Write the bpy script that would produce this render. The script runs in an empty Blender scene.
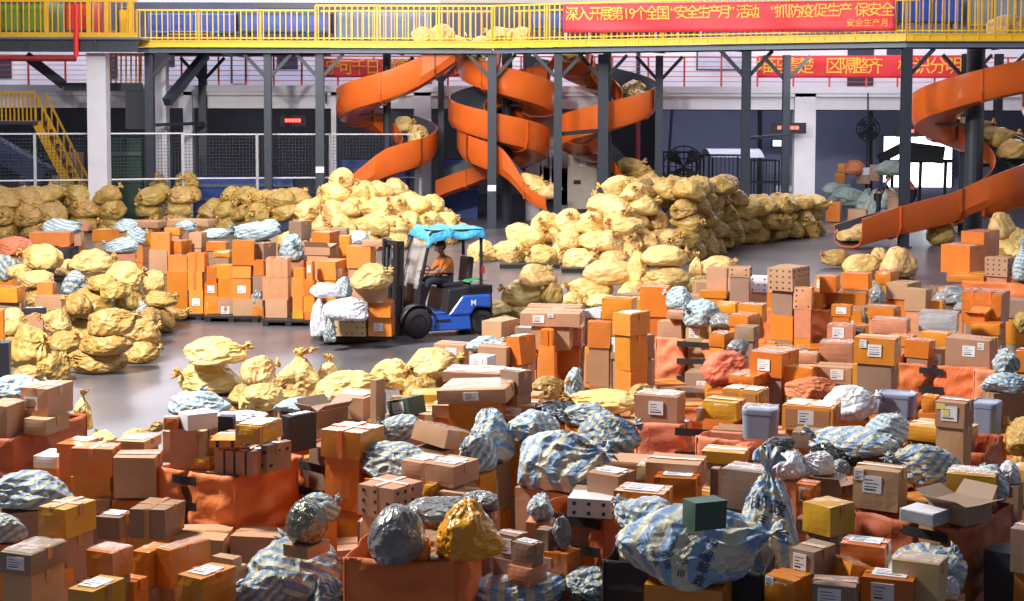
import bpy, bmesh, math, random
from mathutils import Vector, Matrix, noise
from mathutils.bvhtree import BVHTree
R = math.radians
RNG = random.Random(7)
COL = bpy.context.scene.collection
# ------------------------------------------------------------------ camera
W_PX, H_PX, FOC, EYE = 1024, 601, 1600.0, 4.5
PITCH = R(4.0)
HORIZON = 104.0
PPY = HORIZON + FOC * math.tan(PITCH)          # image row of the optical axis
cam = bpy.data.cameras.new('camera'); cam_ob = bpy.data.objects.new('camera', cam); COL.objects.link(cam_ob)
cam.sensor_width = 36; cam.lens = 36 * FOC / W_PX
cam.shift_y = -(H_PX / 2 - PPY) / W_PX
cam_ob.location = (0, 0, EYE); cam_ob.rotation_euler = (R(90) - PITCH, R(-0.15), 0)
cam.clip_end = 500
bpy.context.scene.camera = cam_ob
def ray(px, py):
    x, y = (px - W_PX / 2) / FOC, -(py - PPY) / FOC
    c, s = math.cos(PITCH), math.sin(PITCH)
    return Vector((x, c + y * s, -s + y * c))     # camera right, forward, up
def on_z(px, py, z=0.0):
    """the place in the hall seen at a pixel and lying at height z"""
    d = ray(px, py); t = (z - EYE) / d.z
    return Vector((0, 0, EYE)) + d * t
def on_y(px, py, Y):
    d = ray(px, py); return Vector((0, 0, EYE)) + d * (Y / d.y)
def X(px, Y): return on_y(px, HORIZON, Y).x
def Z(py, Y): return on_y(512, py, Y).z
# ------------------------------------------------------------------ materials
def srgb(r, g, b):
    f = lambda c: ((c / 255 + .055) / 1.055) ** 2.4 if c > 10.3 else c / 255 / 12.92
    return (f(r), f(g), f(b), 1)
MATS = {}
def mat(name, col, rough=.6, var=.08, nscale=6, bump=0, bscale=20, metal=0, coat=0, col2=None, emit=0, objvar=.0, detail=3, spec=.5):
    if name in MATS: return MATS[name]
    m = bpy.data.materials.new(name); m.use_nodes = True; nt = m.node_tree; N = nt.nodes; L = nt.links
    b = N['Principled BSDF']; b.inputs['Roughness'].default_value = rough; b.inputs['Metallic'].default_value = metal
    b.inputs['Coat Weight'].default_value = coat; b.inputs['Coat Roughness'].default_value = .12
    b.inputs['Specular IOR Level'].default_value = spec
    tc = N.new('ShaderNodeTexCoord'); n = N.new('ShaderNodeTexNoise'); n.inputs['Scale'].default_value = nscale; n.inputs['Detail'].default_value = detail
    L.new(tc.outputs['Object'], n.inputs['Vector'])
    mr = N.new('ShaderNodeMapRange'); mr.inputs['From Min'].default_value = .3; mr.inputs['From Max'].default_value = .7
    L.new(n.outputs['Fac'], mr.inputs['Value'])
    mix = N.new('ShaderNodeMix'); mix.data_type = 'RGBA'
    L.new(mr.outputs['Result'], mix.inputs['Factor'])
    c2 = col2 or tuple(min(1, c * (1 + var)) for c in col[:3]) + (1,)
    c1 = col if col2 else tuple(c * (1 - var) for c in col[:3]) + (1,)
    mix.inputs['A'].default_value = c1; mix.inputs['B'].default_value = c2
    out = mix.outputs['Result']
    if objvar:
        oi = N.new('ShaderNodeObjectInfo'); m2 = N.new('ShaderNodeMapRange'); m2.inputs['To Min'].default_value = 1 - objvar; m2.inputs['To Max'].default_value = 1 + objvar
        L.new(oi.outputs['Random'], m2.inputs['Value'])
        hs = N.new('ShaderNodeHueSaturation'); L.new(out, hs.inputs['Color']); L.new(m2.outputs['Result'], hs.inputs['Value'])
        m3 = N.new('ShaderNodeMapRange'); m3.inputs['To Min'].default_value = .5 - objvar * .09; m3.inputs['To Max'].default_value = .5 + objvar * .09
        mm = N.new('ShaderNodeMath'); mm.operation = 'FRACT'; mu = N.new('ShaderNodeMath'); mu.operation = 'MULTIPLY'; mu.inputs[1].default_value = 7.31
        L.new(oi.outputs['Random'], mu.inputs[0]); L.new(mu.outputs[0], mm.inputs[0]); L.new(mm.outputs[0], m3.inputs['Value']); L.new(m3.outputs['Result'], hs.inputs['Hue'])
        out = hs.outputs['Color']
    L.new(out, b.inputs['Base Color'])
    if bump:
        bn = N.new('ShaderNodeTexNoise'); bn.inputs['Scale'].default_value = bscale; bn.inputs['Detail'].default_value = 4
        L.new(tc.outputs['Object'], bn.inputs['Vector'])
        bp = N.new('ShaderNodeBump'); bp.inputs['Strength'].default_value = min(1, bump); bp.inputs['Distance'].default_value = .03 * bump
        L.new(bn.outputs['Fac'], bp.inputs['Height']); L.new(bp.outputs['Normal'], b.inputs['Normal'])
    if emit:
        b.inputs['Emission Color'].default_value = col; b.inputs['Emission Strength'].default_value = emit
    MATS[name] = m; return m
def crumple(name, col, col2=None, rough=.45, scale=5, strength=.6, var=.08, objvar=.1, coat=0, metal=0):
    """creased plastic or woven cloth: ridged folds as bump"""
    m = mat(name, col, rough, var, 4, 0, 0, metal, coat, col2, 0, objvar); nt = m.node_tree; N = nt.nodes; L = nt.links
    b = N['Principled BSDF']; tc = [n for n in N if n.type == 'TEX_COORD'][0]
    d = N.new('ShaderNodeTexNoise'); d.inputs['Scale'].default_value = scale * .6; L.new(tc.outputs['Object'], d.inputs['Vector'])
    ad = N.new('ShaderNodeVectorMath'); ad.operation = 'MULTIPLY_ADD'; ad.inputs[1].default_value = (.5, .5, .5)
    L.new(d.outputs['Color'], ad.inputs[0]); L.new(tc.outputs['Object'], ad.inputs[2])
    v = N.new('ShaderNodeTexVoronoi'); v.feature = 'F1'; v.inputs['Scale'].default_value = scale; L.new(ad.outputs[0], v.inputs['Vector'])
    r = N.new('ShaderNodeTexNoise'); r.inputs['Scale'].default_value = scale * 3; r.inputs['Detail'].default_value = 3; L.new(ad.outputs[0], r.inputs['Vector'])
    mx = N.new('ShaderNodeMath'); mx.operation = 'MULTIPLY_ADD'; mx.inputs[1].default_value = .5
    L.new(r.outputs['Fac'], mx.inputs[0]); L.new(v.outputs['Distance'], mx.inputs[2])
    bp = N.new('ShaderNodeBump'); bp.inputs['Strength'].default_value = strength; bp.inputs['Distance'].default_value = .09
    L.new(mx.outputs[0], bp.inputs['Height']); L.new(bp.outputs['Normal'], b.inputs['Normal'])
    return m
def striped(name, a, b_, w=7.0, rough=.45, mixc=None, ang=0.0):
    """woven mail sack cloth with broad blue and cream stripes"""
    m = crumple(name, a, None, rough, 5, .55); nt = m.node_tree; N = nt.nodes; L = nt.links
    bs = N['Principled BSDF']; tc = [n for n in N if n.type == 'TEX_COORD'][0]
    mp = N.new('ShaderNodeMapping'); mp.inputs['Rotation'].default_value = (0.3, ang, .5); L.new(tc.outputs['Object'], mp.inputs['Vector'])
    wv = N.new('ShaderNodeTexWave'); wv.wave_profile = 'SIN'; wv.inputs['Scale'].default_value = w; wv.inputs['Distortion'].default_value = 3.2; wv.inputs['Detail Scale'].default_value = .8
    L.new(mp.outputs[0], wv.inputs['Vector'])
    cr = N.new('ShaderNodeValToRGB'); e = cr.color_ramp.elements; e[0].position = .42; e[0].color = a; e[1].position = .56; e[1].color = b_
    L.new(wv.outputs['Fac'], cr.inputs[0])
    wc = N.new('ShaderNodeTexNoise'); wc.inputs['Scale'].default_value = 30; L.new(tc.outputs['Object'], wc.inputs['Vector'])
    mx = N.new('ShaderNodeMix'); mx.data_type = 'RGBA'; mx.blend_type = 'MULTIPLY'; mx.inputs['Factor'].default_value = .35
    L.new(cr.outputs[0], mx.inputs['A']); L.new(wc.outputs['Fac'], mx.inputs['B']); L.new(mx.outputs['Result'], bs.inputs['Base Color'])
    return m
M = dict(
 o=mat('orange_card', srgb(222,138,58), .5, .06, 5, .15, 30, objvar=.10, coat=.15),
 O=mat('orange_film', srgb(208,126,44), .32, .08, 4, .3, 18, objvar=.14, coat=.35),
 b=mat('kraft_card', srgb(184,142,112), .65, .05, 5, .12, 35, objvar=.12),
 k=mat('dull_kraft_card', srgb(148,122,104), .6, .06, 5, .15, 30, objvar=.12, coat=.1),
 p=mat('pink_wrapped_card', srgb(204,140,108), .4, .07, 9, .3, 25, objvar=.08, coat=.4),
 m=mat('mustard_film', srgb(204,150,44), .38, .06, 5, .2, 20, objvar=.08, coat=.3),
 w=mat('white_foam', srgb(214,216,228), .6, .03, 12, .1, 60, objvar=.04),
 g=mat('grey_blue_plastic', srgb(140,154,184), .35, .03, 5, .05, 20, objvar=.05, coat=.2),
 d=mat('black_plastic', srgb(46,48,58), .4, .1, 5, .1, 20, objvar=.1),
 s=mat('silver_film', srgb(176,176,182), .3, .1, 9, .5, 20, objvar=.06, coat=.6),
 t=mat('tan_card', srgb(184,158,118), .6, .06, 6, .1, 30, objvar=.06),
 n=mat('dark_green_card', srgb(64,94,82), .5, .06, 6, .1, 30),
)
M_TAPE = mat('clear_brown_tape', srgb(190,140,98), .22, .05, 8, .1, 30, coat=.5, objvar=.1)
M_TAPEO = mat('clear_orange_tape', srgb(226,122,52), .2, .05, 8, .15, 30, coat=.6, objvar=.08)
M_LABEL = mat('label_paper', srgb(232,234,244), .5, .02, 8)
M_INK = mat('print_ink', srgb(48,44,52), .6)
M_WRAP = crumple('stretch_film', srgb(236,226,220), None, .16, 9, .6, .1, .03, coat=.8)
M_WRAP.node_tree.nodes['Principled BSDF'].inputs['Alpha'].default_value = .42
M_SACK = crumple('yellow_woven_sack', srgb(204,166,98), srgb(236,204,138), .42, 2.4, .7, objvar=.13)
M_SACKG = crumple('olive_shaded_sack', srgb(160,128,66), srgb(190,158,90), .42, 2.4, .7, objvar=.1)  # olive cloth, darkened to put the left pile's shade into the colour
M_NECK = crumple('sack_inside_cloth', srgb(206,150,76), srgb(230,190,118), .45, 5, .7, objvar=.1)
M_STR = striped('striped_sack_bright', srgb(150,184,226), srgb(226,226,210), 1.9)
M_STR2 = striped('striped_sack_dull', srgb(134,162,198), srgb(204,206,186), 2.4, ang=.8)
M_STR3 = striped('striped_sack_pale', srgb(150,186,214), srgb(214,222,218), 3.0, ang=1.2)
M_WB = crumple('white_plastic_bag', srgb(218,220,232), None, .35, 4, .5, coat=.3)
M_GB = crumple('grey_plastic_bag', srgb(104,106,110), srgb(136,138,142), .22, 2.6, .5, coat=.6)
M_BB = crumple('black_plastic_bag', srgb(34,36,44), None, .25, 7, .8, coat=.6)
M_SG = crumple('sage_woven_sack', srgb(150,168,166), srgb(178,190,184), .5, 5, .7, objvar=.08)
M_SLV = crumple('silver_foil_wrap', srgb(128,132,120), None, .16, 3.5, .5, coat=.6, metal=.7)
M_MUS = crumple('mustard_plastic_bag', srgb(208,138,18), srgb(224,156,36), .16, 4, .35, coat=.7)
M_OB = crumple('orange_plastic_bag', srgb(210,116,82), None, .6, 2.2, .3)
M_FAB = crumple('orange_cage_cloth', srgb(216,108,56), srgb(228,124,70), .65, 3, .35, objvar=.05)
M_FAB2 = crumple('salmon_cage_cloth', srgb(224,132,98), srgb(234,146,112), .65, 3, .35, objvar=.05)
M_FABD = crumple('rust_cage_cloth', srgb(172,86,52), srgb(186,96,60), .65, 3, .35, objvar=.05)
M_STRAP = mat('black_webbing', srgb(36,36,42), .7)
M_PALLET = mat('black_pallet_plastic', srgb(34,34,38), .5)
# ------------------------------------------------------------------ objects
def tag(o, label=None, cat=None, group=None, kind=None):
    if label: o['label'] = label
    if cat: o['category'] = cat
    if group: o['group'] = group
    if kind: o['kind'] = kind
    return o
def link(name, me, parent=None, m=None):
    o = bpy.data.objects.new(name, me); COL.objects.link(o)
    if m is not None and me is not None:
        for x in (m if isinstance(m, (list, tuple)) else [m]): me.materials.append(x)
    if parent is not None: o.parent = parent
    return o
def empty(name, loc, rz=0, label=None, cat=None, group=None):
    o = bpy.data.objects.new(name, None); COL.objects.link(o); o.location = loc; o.rotation_euler = (0, 0, rz)
    return tag(o, label, cat, group)
def copy_tree(o, parent=None):
    c = o.copy(); COL.objects.link(c)
    if parent is not None: c.parent = parent
    for ch in o.children: copy_tree(ch, c)
    return c
class MB:
    def __init__(s): s.v = []; s.f = []; s.mi = []; s.cur = 0
    def add(s, vs, fs, mi=None):
        b = len(s.v); s.v += [tuple(v) for v in vs]; s.f += [tuple(b + i for i in f) for f in fs]; s.mi += [s.cur if mi is None else mi] * len(fs)
    def box(s, c, d, rz=0, mi=None, ax=None):
        cx, cy, cz = c; hx, hy, hz = d[0] / 2, d[1] / 2, d[2] / 2; ca, sa = math.cos(rz), math.sin(rz)
        vs = []
        for z in (-hz, hz):
            for x, y in ((-hx, -hy), (hx, -hy), (hx, hy), (-hx, hy)):
                vs.append((cx + x * ca - y * sa, cy + x * sa + y * ca, cz + z))
        s.add(vs, [(3, 2, 1, 0), (4, 5, 6, 7), (0, 1, 5, 4), (1, 2, 6, 5), (2, 3, 7, 6), (3, 0, 4, 7)], mi)
    def bar(s, a, b, w, h=None, up=(0, 0, 1), mi=None):
        a, b = Vector(a), Vector(b); h = h or w; t = (b - a).normalized(); u = Vector(up)
        if abs(t.dot(u)) > .98: u = Vector((0, 1, 0))
        n = t.cross(u).normalized(); u = n.cross(t).normalized(); vs = []
        for p in (a, b):
            for i, j in ((-1, -1), (1, -1), (1, 1), (-1, 1)): vs.append(p + n * (i * w / 2) + u * (j * h / 2))
        s.add(vs, [(3, 2, 1, 0), (4, 5, 6, 7), (0, 1, 5, 4), (1, 2, 6, 5), (2, 3, 7, 6), (3, 0, 4, 7)], mi)
    def ibeam(s, a, b, w, h, t=.02, up=(0, 0, 1), mi=None):
        a, b = Vector(a), Vector(b); T = (b - a).normalized(); u = Vector(up)
        if abs(T.dot(u)) > .98: u = Vector((0, 1, 0))
        n = T.cross(u).normalized(); u = n.cross(T).normalized()
        s.bar(a + u * (h / 2 - t / 2), b + u * (h / 2 - t / 2), w, t, u, mi); s.bar(a - u * (h / 2 - t / 2), b - u * (h / 2 - t / 2), w, t, u, mi); s.bar(a, b, t, h - 2 * t, u, mi)
    def tube(s, pts, r, n=8, mi=None, cap=True):
        pts = [Vector(p) for p in pts]; rs = r if isinstance(r, (list, tuple)) else [r] * len(pts); b = len(s.v); pn = None
        for i, p in enumerate(pts):
            t = ((pts[min(i + 1, len(pts) - 1)] - pts[max(i - 1, 0)])).normalized()
            if pn is None:
                q = Vector((0, 0, 1)) if abs(t.z) < .9 else Vector((1, 0, 0)); pn = t.cross(q).normalized()
            pn = (pn - t * pn.dot(t)).normalized(); bn = t.cross(pn)
            for k in range(n):
                a = 2 * math.pi * k / n; s.v.append(tuple(p + (pn * math.cos(a) + bn * math.sin(a)) * rs[i]))
        m_ = s.cur if mi is None else mi
        for i in range(len(pts) - 1):
            for k in range(n):
                s.f.append((b + i * n + k, b + i * n + (k + 1) % n, b + (i + 1) * n + (k + 1) % n, b + (i + 1) * n + k)); s.mi.append(m_)
        if cap:
            s.f.append(tuple(b + k for k in range(n))[::-1]); s.mi.append(m_)
            s.f.append(tuple(b + (len(pts) - 1) * n + k for k in range(n))); s.mi.append(m_)
    def grid(s, fn, nu, nv, mi=None):
        vs = [fn(i / nu, j / nv) for j in range(nv + 1) for i in range(nu + 1)]
        s.add(vs, [(j * (nu + 1) + i, j * (nu + 1) + i + 1, (j + 1) * (nu + 1) + i + 1, (j + 1) * (nu + 1) + i) for j in range(nv) for i in range(nu)], mi)
    def prism(s, poly, y0, y1, mi=None, flip=False):
        """poly in x,z extruded along y"""
        n = len(poly); vs = [(x, y0, z) for x, z in poly] + [(x, y1, z) for x, z in poly]
        s.add(vs, [tuple(range(n)), tuple(range(2 * n - 1, n - 1, -1))] + [((i + 1) % n, i, n + i, n + (i + 1) % n) for i in range(n)], mi)
    def mesh(s, name='m', smooth=False, fix=False):
        me = bpy.data.meshes.new(name); me.from_pydata(s.v, [], s.f)
        me.polygons.foreach_set('material_index', s.mi)
        if smooth: me.polygons.foreach_set('use_smooth', [True] * len(me.polygons))
        if fix:
            bm = bmesh.new(); bm.from_mesh(me); bmesh.ops.recalc_face_normals(bm, faces=bm.faces); bm.to_mesh(me); bm.free()
        me.update(); return me
    def build(s, name, m, parent=None, smooth=False, fix=False): return link(name, s.mesh(name, smooth, fix), parent, m)
def struct(name, mb, m, **k): return tag(mb.build(name, m, **k), kind='structure')
ORD = 'zeroth first second third fourth fifth sixth seventh eighth ninth tenth eleventh twelfth thirteenth fourteenth fifteenth sixteenth seventeenth eighteenth nineteenth twentieth'.split()
def ordw(n):
    if n <= 20: return ORD[n]
    tens = ['', '', 'twenty', 'thirty', 'forty', 'fifty', 'sixty'][n // 10]
    return tens + '-' + ORD[n % 10] if n % 10 else tens[:-1] + 'ieth'
# ------------------------------------------------------------------ text as flat geometry
def text_mesh(body, size=1.0, depth=0.0):
    cu = bpy.data.curves.new('lettering', 'FONT'); cu.body = body; cu.size = size; cu.align_x = 'CENTER'; cu.align_y = 'CENTER'; cu.extrude = depth; cu.resolution_u = 2; cu.offset = .004 * size
    ob = bpy.data.objects.new('lettering', cu); COL.objects.link(ob)
    dg = bpy.context.evaluated_depsgraph_get(); dg.update()
    me = bpy.data.meshes.new_from_object(ob.evaluated_get(dg)); bpy.data.objects.remove(ob); bpy.data.curves.remove(cu)
    me.materials.clear()
    return me
# ------------------------------------------------------------------ cartons
def carton_mesh(W, D, H, seed, bulge=.008, n=4):
    rg = random.Random(seed); V = []; F = []; key = {}
    cj = {(a, b, c): Vector((rg.uniform(-1, 1), rg.uniform(-1, 1), rg.uniform(-1, 1) if c > 0 else 0)) * min(.012, .03 * min(W, D, H)) for a in (-1, 1) for b in (-1, 1) for c in (-1, 1)}
    bl = [rg.uniform(-.3, 1) * bulge * 2 for _ in range(6)]
    def vert(ix, iy, iz):
        k = (ix, iy, iz)
        if k in key: return key[k]
        u, v, w = 2 * ix / n - 1, 2 * iy / n - 1, 2 * iz / n - 1
        p = Vector((u * W / 2, v * D / 2, w * H / 2))
        if ix in (0, n): p.x += (1 if ix else -1) * bl[0 if ix else 1] * (1 - v * v) * (1 - w * w)
        if iy in (0, n): p.y += (1 if iy else -1) * bl[2 if iy else 3] * (1 - u * u) * (1 - w * w)
        if iz in (0, n): p.z += (1 if iz else 0) * bl[4] * (1 - v * v) * (1 - u * u)
        for (a, b, c), j in cj.items(): p += j * ((1 + a * u) / 2) * ((1 + b * v) / 2) * ((1 + c * w) / 2)
        p.z += H / 2
        key[k] = len(V); V.append(tuple(p)); return key[k]
    for i in range(n):
        for j in range(n):
            F.append((vert(i, j, 0), vert(i, j + 1, 0), vert(i + 1, j + 1, 0), vert(i + 1, j, 0)))
            F.append((vert(i, j, n), vert(i + 1, j, n), vert(i + 1, j + 1, n), vert(i, j + 1, n)))
            F.append((vert(i, 0, j), vert(i + 1, 0, j), vert(i + 1, 0, j + 1), vert(i, 0, j + 1)))
            F.append((vert(i, n, j), vert(i, n, j + 1), vert(i + 1, n, j + 1), vert(i + 1, n, j)))
            F.append((vert(0, i, j), vert(0, i, j + 1), vert(0, i + 1, j + 1), vert(0, i + 1, j)))
            F.append((vert(n, i, j), vert(n, i + 1, j), vert(n, i + 1, j + 1), vert(n, i, j + 1)))
    me = bpy.data.meshes.new('carton'); me.from_pydata(V, [], F); me.update(); return me
def plate(mb, face, W, D, H, u0, u1, v0, v1, off=.007, mi=0, th=.002):
    """thin sheet lying on a face of a box: f front(-y), r side(+x), l side(-x), u top; u,v in 0..1"""
    def P(u, v, o):
        if face == 'f': return ((u - .5) * W, -D / 2 - o, v * H)
        if face == 'r': return (W / 2 + o, (u - .5) * D, v * H)
        if face == 'l': return (-W / 2 - o, (.5 - u) * D, v * H)
        return ((u - .5) * W, (v - .5) * D, H + o)
    a = [P(u0, v0, off), P(u1, v0, off), P(u1, v1, off), P(u0, v1, off)]; b = [P(u0, v0, 0), P(u1, v0, 0), P(u1, v1, 0), P(u0, v1, 0)]
    mb.add(a + b, [(0, 1, 2, 3), (0, 4, 5, 1), (1, 5, 6, 2), (2, 6, 7, 3), (3, 7, 4, 0)], mi)
def label_part(parent, face, W, D, H, u0, u1, v0, v1, seed, off=.009):
    mb = MB(); rg = random.Random(seed)
    plate(mb, face, W, D, H, u0, u1, v0, v1, off, 0)
    du, dv = u1 - u0, v1 - v0
    for r_ in range(4):
        a = v0 + dv * (.16 + .2 * r_)
        e = u0 + du * rg.uniform(.45, .9)
        plate(mb, face, W, D, H, u0 + du * .1, e, a, a + dv * (.035 if r_ else .08), off + .0015, 1)
    return mb.build('shipping_label', [M_LABEL, M_INK], parent)
SIZES = {}
def dress(o, W, D, H, code, flags, seed):
    rg = random.Random(seed + 5)
    tm = M_TAPEO if code in 'oO' else M_TAPE
    if code in 'oObkptm' and min(W, H) > .08 and 'F' not in flags:
        mb = MB(); tw = min(.06 / D, .3); 
        plate(mb, 'u', W, D, H, 0, 1, .5 - tw / 2, .5 + tw / 2, .008)
        th = min(.5, .09 / H)
        plate(mb, 'r', W, D, H, .5 - tw / 2, .5 + tw / 2, 1 - th, 1, .008); plate(mb, 'l', W, D, H, .5 - tw / 2, .5 + tw / 2, 1 - th, 1, .008)
        mb.build('tape', tm, o)
    if 'T' in flags:
        mb = MB(); tw = .05 / W
        for u in ((.5,) if W < .45 else (.28, .72)):
            plate(mb, 'f', W, D, H, u - tw / 2, u + tw / 2, 0, 1, .0085); plate(mb, 'u', W, D, H, u - tw / 2, u + tw / 2, 0, 1, .0095)
        mb.build('packing_tape', tm, o)
    lw, lh = min(.55, .17 / W), min(.6, .15 / H)
    nL = flags.count('L')
    if nL:
        u = rg.uniform(.12, .8 - lw); v = rg.uniform(.25, .75 - lh * .8)
        label_part(o, 'f', W, D, H, u, u + lw, v, v + lh, seed)
        if nL > 1:
            u2 = u + lw + .06 if u + 1.7 * lw < .9 else max(.04, u - .6 * lw); label_part(o, 'f', W, D, H, u2, min(.96, u2 + lw * .5), min(.8, v + lh * .7), min(.97, v + lh * 1.35), seed + 1, .011)
    if 'R' in flags: label_part(o, 'r', W, D, H, .2, .2 + min(.6, .17 / D), .2, .2 + lh, seed + 2)
    if 'U' in flags:
        label_part(o, 'u', W, D, H, .15, .15 + min(.7, .3 / W), .2, .2 + min(.65, .24 / D), seed + 3, .011)
    if 'W' in flags:
        mb = MB()
        f1 = rg.uniform(.3, .5)
        mb.grid(lambda u, v: ((u - .5) * W * .96, (v - .5) * D * .9 , H + .014 + .007 * noise.noise((u * 9, v * 9, seed * .7))), 10, 8)
        mb.build('film_sheet', M_WRAP, o, smooth=True)
    if 'P' in flags:      # printed marks in rows
        mb = MB()
        for face, A in (('f', W), ('r', D)):
            nn = max(2, int(A / .1)); kk = max(2, int(H / .09))
            for i in range(nn):
                for j in range(kk):
                    u = (i + .5) / nn; v = (j + .5) / kk; a = .014 / A; c = .014 / H
                    if rg.random() < .85: plate(mb, face, W, D, H, u - a, u + a, v - c, v + c, .0088)
        mb.build('print_pattern', M_INK, o)
    if 'B' in flags:
        mb = MB(); tw = .016 / W
        for u in (.25, .5, .78): plate(mb, 'f', W, D, H, u - tw / 2, u + tw / 2, 0, 1, .0085); plate(mb, 'u', W, D, H, u - tw / 2, u + tw / 2, 0, 1, .0095)
        mb.build('packing_strap', M_INK if code == 'b' else M_LABEL, o)
    if 'S' in flags:      # edges of many stacked sheets
        mb = MB()
        for k in range(1, 9):
            for face in 'frl': plate(mb, face, W, D, H, 0, 1, k / 9 - .018, k / 9 + .018, .0075)
        mb.build('sheet_edge_pattern', mat('paper_edge_grey', srgb(150, 152, 164), .6), o)
    if 'F' in flags:      # lifted flaps
        for ax_, sg in (('x', -1), ('x', 1), ('y', -1), ('y', 1)):
            L_ = W if ax_ == 'y' else D; fl_ = min(W, D) * .42; a = R(rg.uniform(15, 55)); mb = MB()
            e0 = (W / 2 if ax_ == 'x' else D / 2) * sg; q = e0 + sg * fl_ * math.cos(a); zz = H + fl_ * math.sin(a)
            if ax_ == 'x': P_ = [(e0, -D / 2, H), (e0, D / 2, H), (q, D / 2 * .9, zz), (q, -D / 2 * .9, zz)]
            else: P_ = [(-W / 2, e0, H), (W / 2, e0, H), (W / 2 * .9, q, zz), (-W / 2 * .9, q, zz)]
            mb.add(P_, [(0, 1, 2, 3)]); f_ = mb.build('flap', M[code], o); f_.modifiers.new('s', 'SOLIDIFY').thickness = .006
    if 'Y' in flags:
        mb = MB(); plate(mb, 'f', W, D, H, .05, .35, .7, .92, .01); plate(mb, 'f', W, D, H, .28, .5, .45, .68, .011); mb.build('yellow_sticker', mat('yellow_note', srgb(240, 222, 120), .6), o)
    if 'C' in flags:      # pale paper panels pasted over the coloured card
        mb = MB()
        for u0, u1 in ((.06, .44), (.56, .94)): plate(mb, 'f', W, D, H, u0, u1, .14, .86, .0085); plate(mb, 'u', W, D, H, u0, u1, .08, .92, .0085)
        plate(mb, 'r', W, D, H, .1, .4, .1, .9, .0085); plate(mb, 'r', W, D, H, .6, .9, .1, .9, .0085)
        mb.build('clear_tape_panel', M_TAPE, o)
NAMES = dict(o='orange_carton', O='glossy_orange_carton', b='brown_carton', k='grey_brown_carton', p='wrapped_carton', m='yellow_carton', w='foam_box', g='plastic_tote', d='black_box', s='film_wrapped_box', t='tan_carton', n='green_carton')
ITEMS = []      # footprints used to find what carries what
SEED = [100]
def tote_mesh(W, D, H):
    mb = MB(); n = 6; t = .06
    def ring(w, d, z, r=.07):
        pts = []
        for cx, cy, a0 in ((w / 2 - r, d / 2 - r, 0), (-w / 2 + r, d / 2 - r, 90), (-w / 2 + r, -d / 2 + r, 180), (w / 2 - r, -d / 2 + r, 270)):
            for k in range(n + 1):
                a = R(a0 + 90 * k / n); pts.append((cx + r * math.cos(a), cy + r * math.sin(a), z))
        return pts
    rings = [ring(W * .93, D * .93, 0), ring(W * .97, D * .97, H * .8), ring(W * 1.0, D * 1.0, H * .81), ring(W, D, H * .93), ring(W * .97, D * .97, H * .97), ring(W * .86, D * .86, H * .985), ring(W * .84, D * .84, H * .955)]
    N_ = len(rings[0]); vs = [p for r_ in rings for p in r_]; fs = []
    for i in range(len(rings) - 1):
        for k in range(N_): fs.append((i * N_ + k, i * N_ + (k + 1) % N_, (i + 1) * N_ + (k + 1) % N_, (i + 1) * N_ + k))
    fs.append(tuple(range(N_))[::-1]); fs.append(tuple((len(rings) - 1) * N_ + k for k in range(N_)))
    mb.add(vs, fs); return mb.mesh('tote', False, True)
def make_box(code, c, rz, W, D, H, flags, label, group=None, name=None, cat='box', tilt=None):
    """c: the middle of its underside"""
    SEED[0] += 1; sd = SEED[0]
    if code == 'g': me = tote_mesh(W, D, H)
    else: me = carton_mesh(W, D, H, sd, .012 if code in 'Opms' else .006)
    o = link(name or NAMES[code], me, None, M[code]); o.location = c; o.rotation_euler = (tilt or (0, 0))[0:2] + (rz,) if tilt else (0, 0, rz)
    tag(o, label, cat, group); dress(o, W, D, H, code, flags, sd)
    ITEMS.append(dict(c=Vector(c), rz=rz, W=W, D=D, z=c[2], top=c[2] + H, o=o, label=label))
    return o
def zval(z, yb):
    if isinstance(z, str):
        gy = float(z[1:]); s = on_px_scale(gy); return max(0.0, (gy - yb) / s)
    return z
def on_px_scale(gy): return (gy - HORIZON) / EYE
def place(x0, xm, x1, yt, yb, z, th):
    """near bottom corner, size and turn of a box from where its edges are seen"""
    P = on_z(xm, yb, z); d = math.hypot(P.x, P.y); s = FOC / P.y
    Rt = Vector((P.y, -P.x, 0)).normalized(); Fw = Vector((P.x, P.y, 0)).normalized()
    a = R(abs(th)); q = (yb - HORIZON) / FOC
    H = max(.05, (yb - yt) / s)
    if th >= 0:
        W = (xm - x0) / (s * math.cos(a)); D = max(.12, min(1.1, (x1 - xm) / (s * max(.12, math.sin(a)))))
        ux = Rt * math.cos(a) - Fw * math.sin(a)          # along the front, towards screen right
        uy = Rt * math.sin(a) + Fw * math.cos(a)
        c = P - ux * (W / 2) + uy * (D / 2)
    else:
        W = (x1 - xm) / (s * math.cos(a)); D = max(.12, min(1.1, (xm - x0) / (s * max(.12, math.sin(a)))))
        ux = Rt * math.cos(a) + Fw * math.sin(a); uy = -Rt * math.sin(a) + Fw * math.cos(a)
        c = P + ux * (W / 2) + uy * (D / 2)
    return c, math.atan2(ux.y, ux.x), W, D, H
def box_line(line):
    a, label = line.split('|'); f = a.split()
    code = f[0]; x0, xm, x1, yt, yb = map(float, f[1:6]); z = zval(f[6] if f[6][0] == '@' else float(f[6]), yb); th = float(f[7]); flags = f[8] if len(f) > 8 else ''
    tilt = None
    if '/' in flags: flags, tl = flags.split('/'); tilt = tuple(R(float(q)) for q in tl.split(','))
    c, rz, W, D, H = place(x0, xm, x1, yt, yb, z, th)
    D0 = D; D = min(D, max(.3, 1.6 * max(W, H))) if abs(th) >= 22 else min(D, max(.2, .8 * W)) if W > .3 else min(D, max(.2, 1.2 * W))
    c = c + Vector((-math.sin(rz), math.cos(rz), 0)) * (D - D0) / 2
    nm = None; cat = 'box'
    if 'X' in flags: nm = 'plank_carton'
    return make_box(code, c, rz, W, D, H, flags, label.strip(), name=nm, tilt=tilt)
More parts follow.
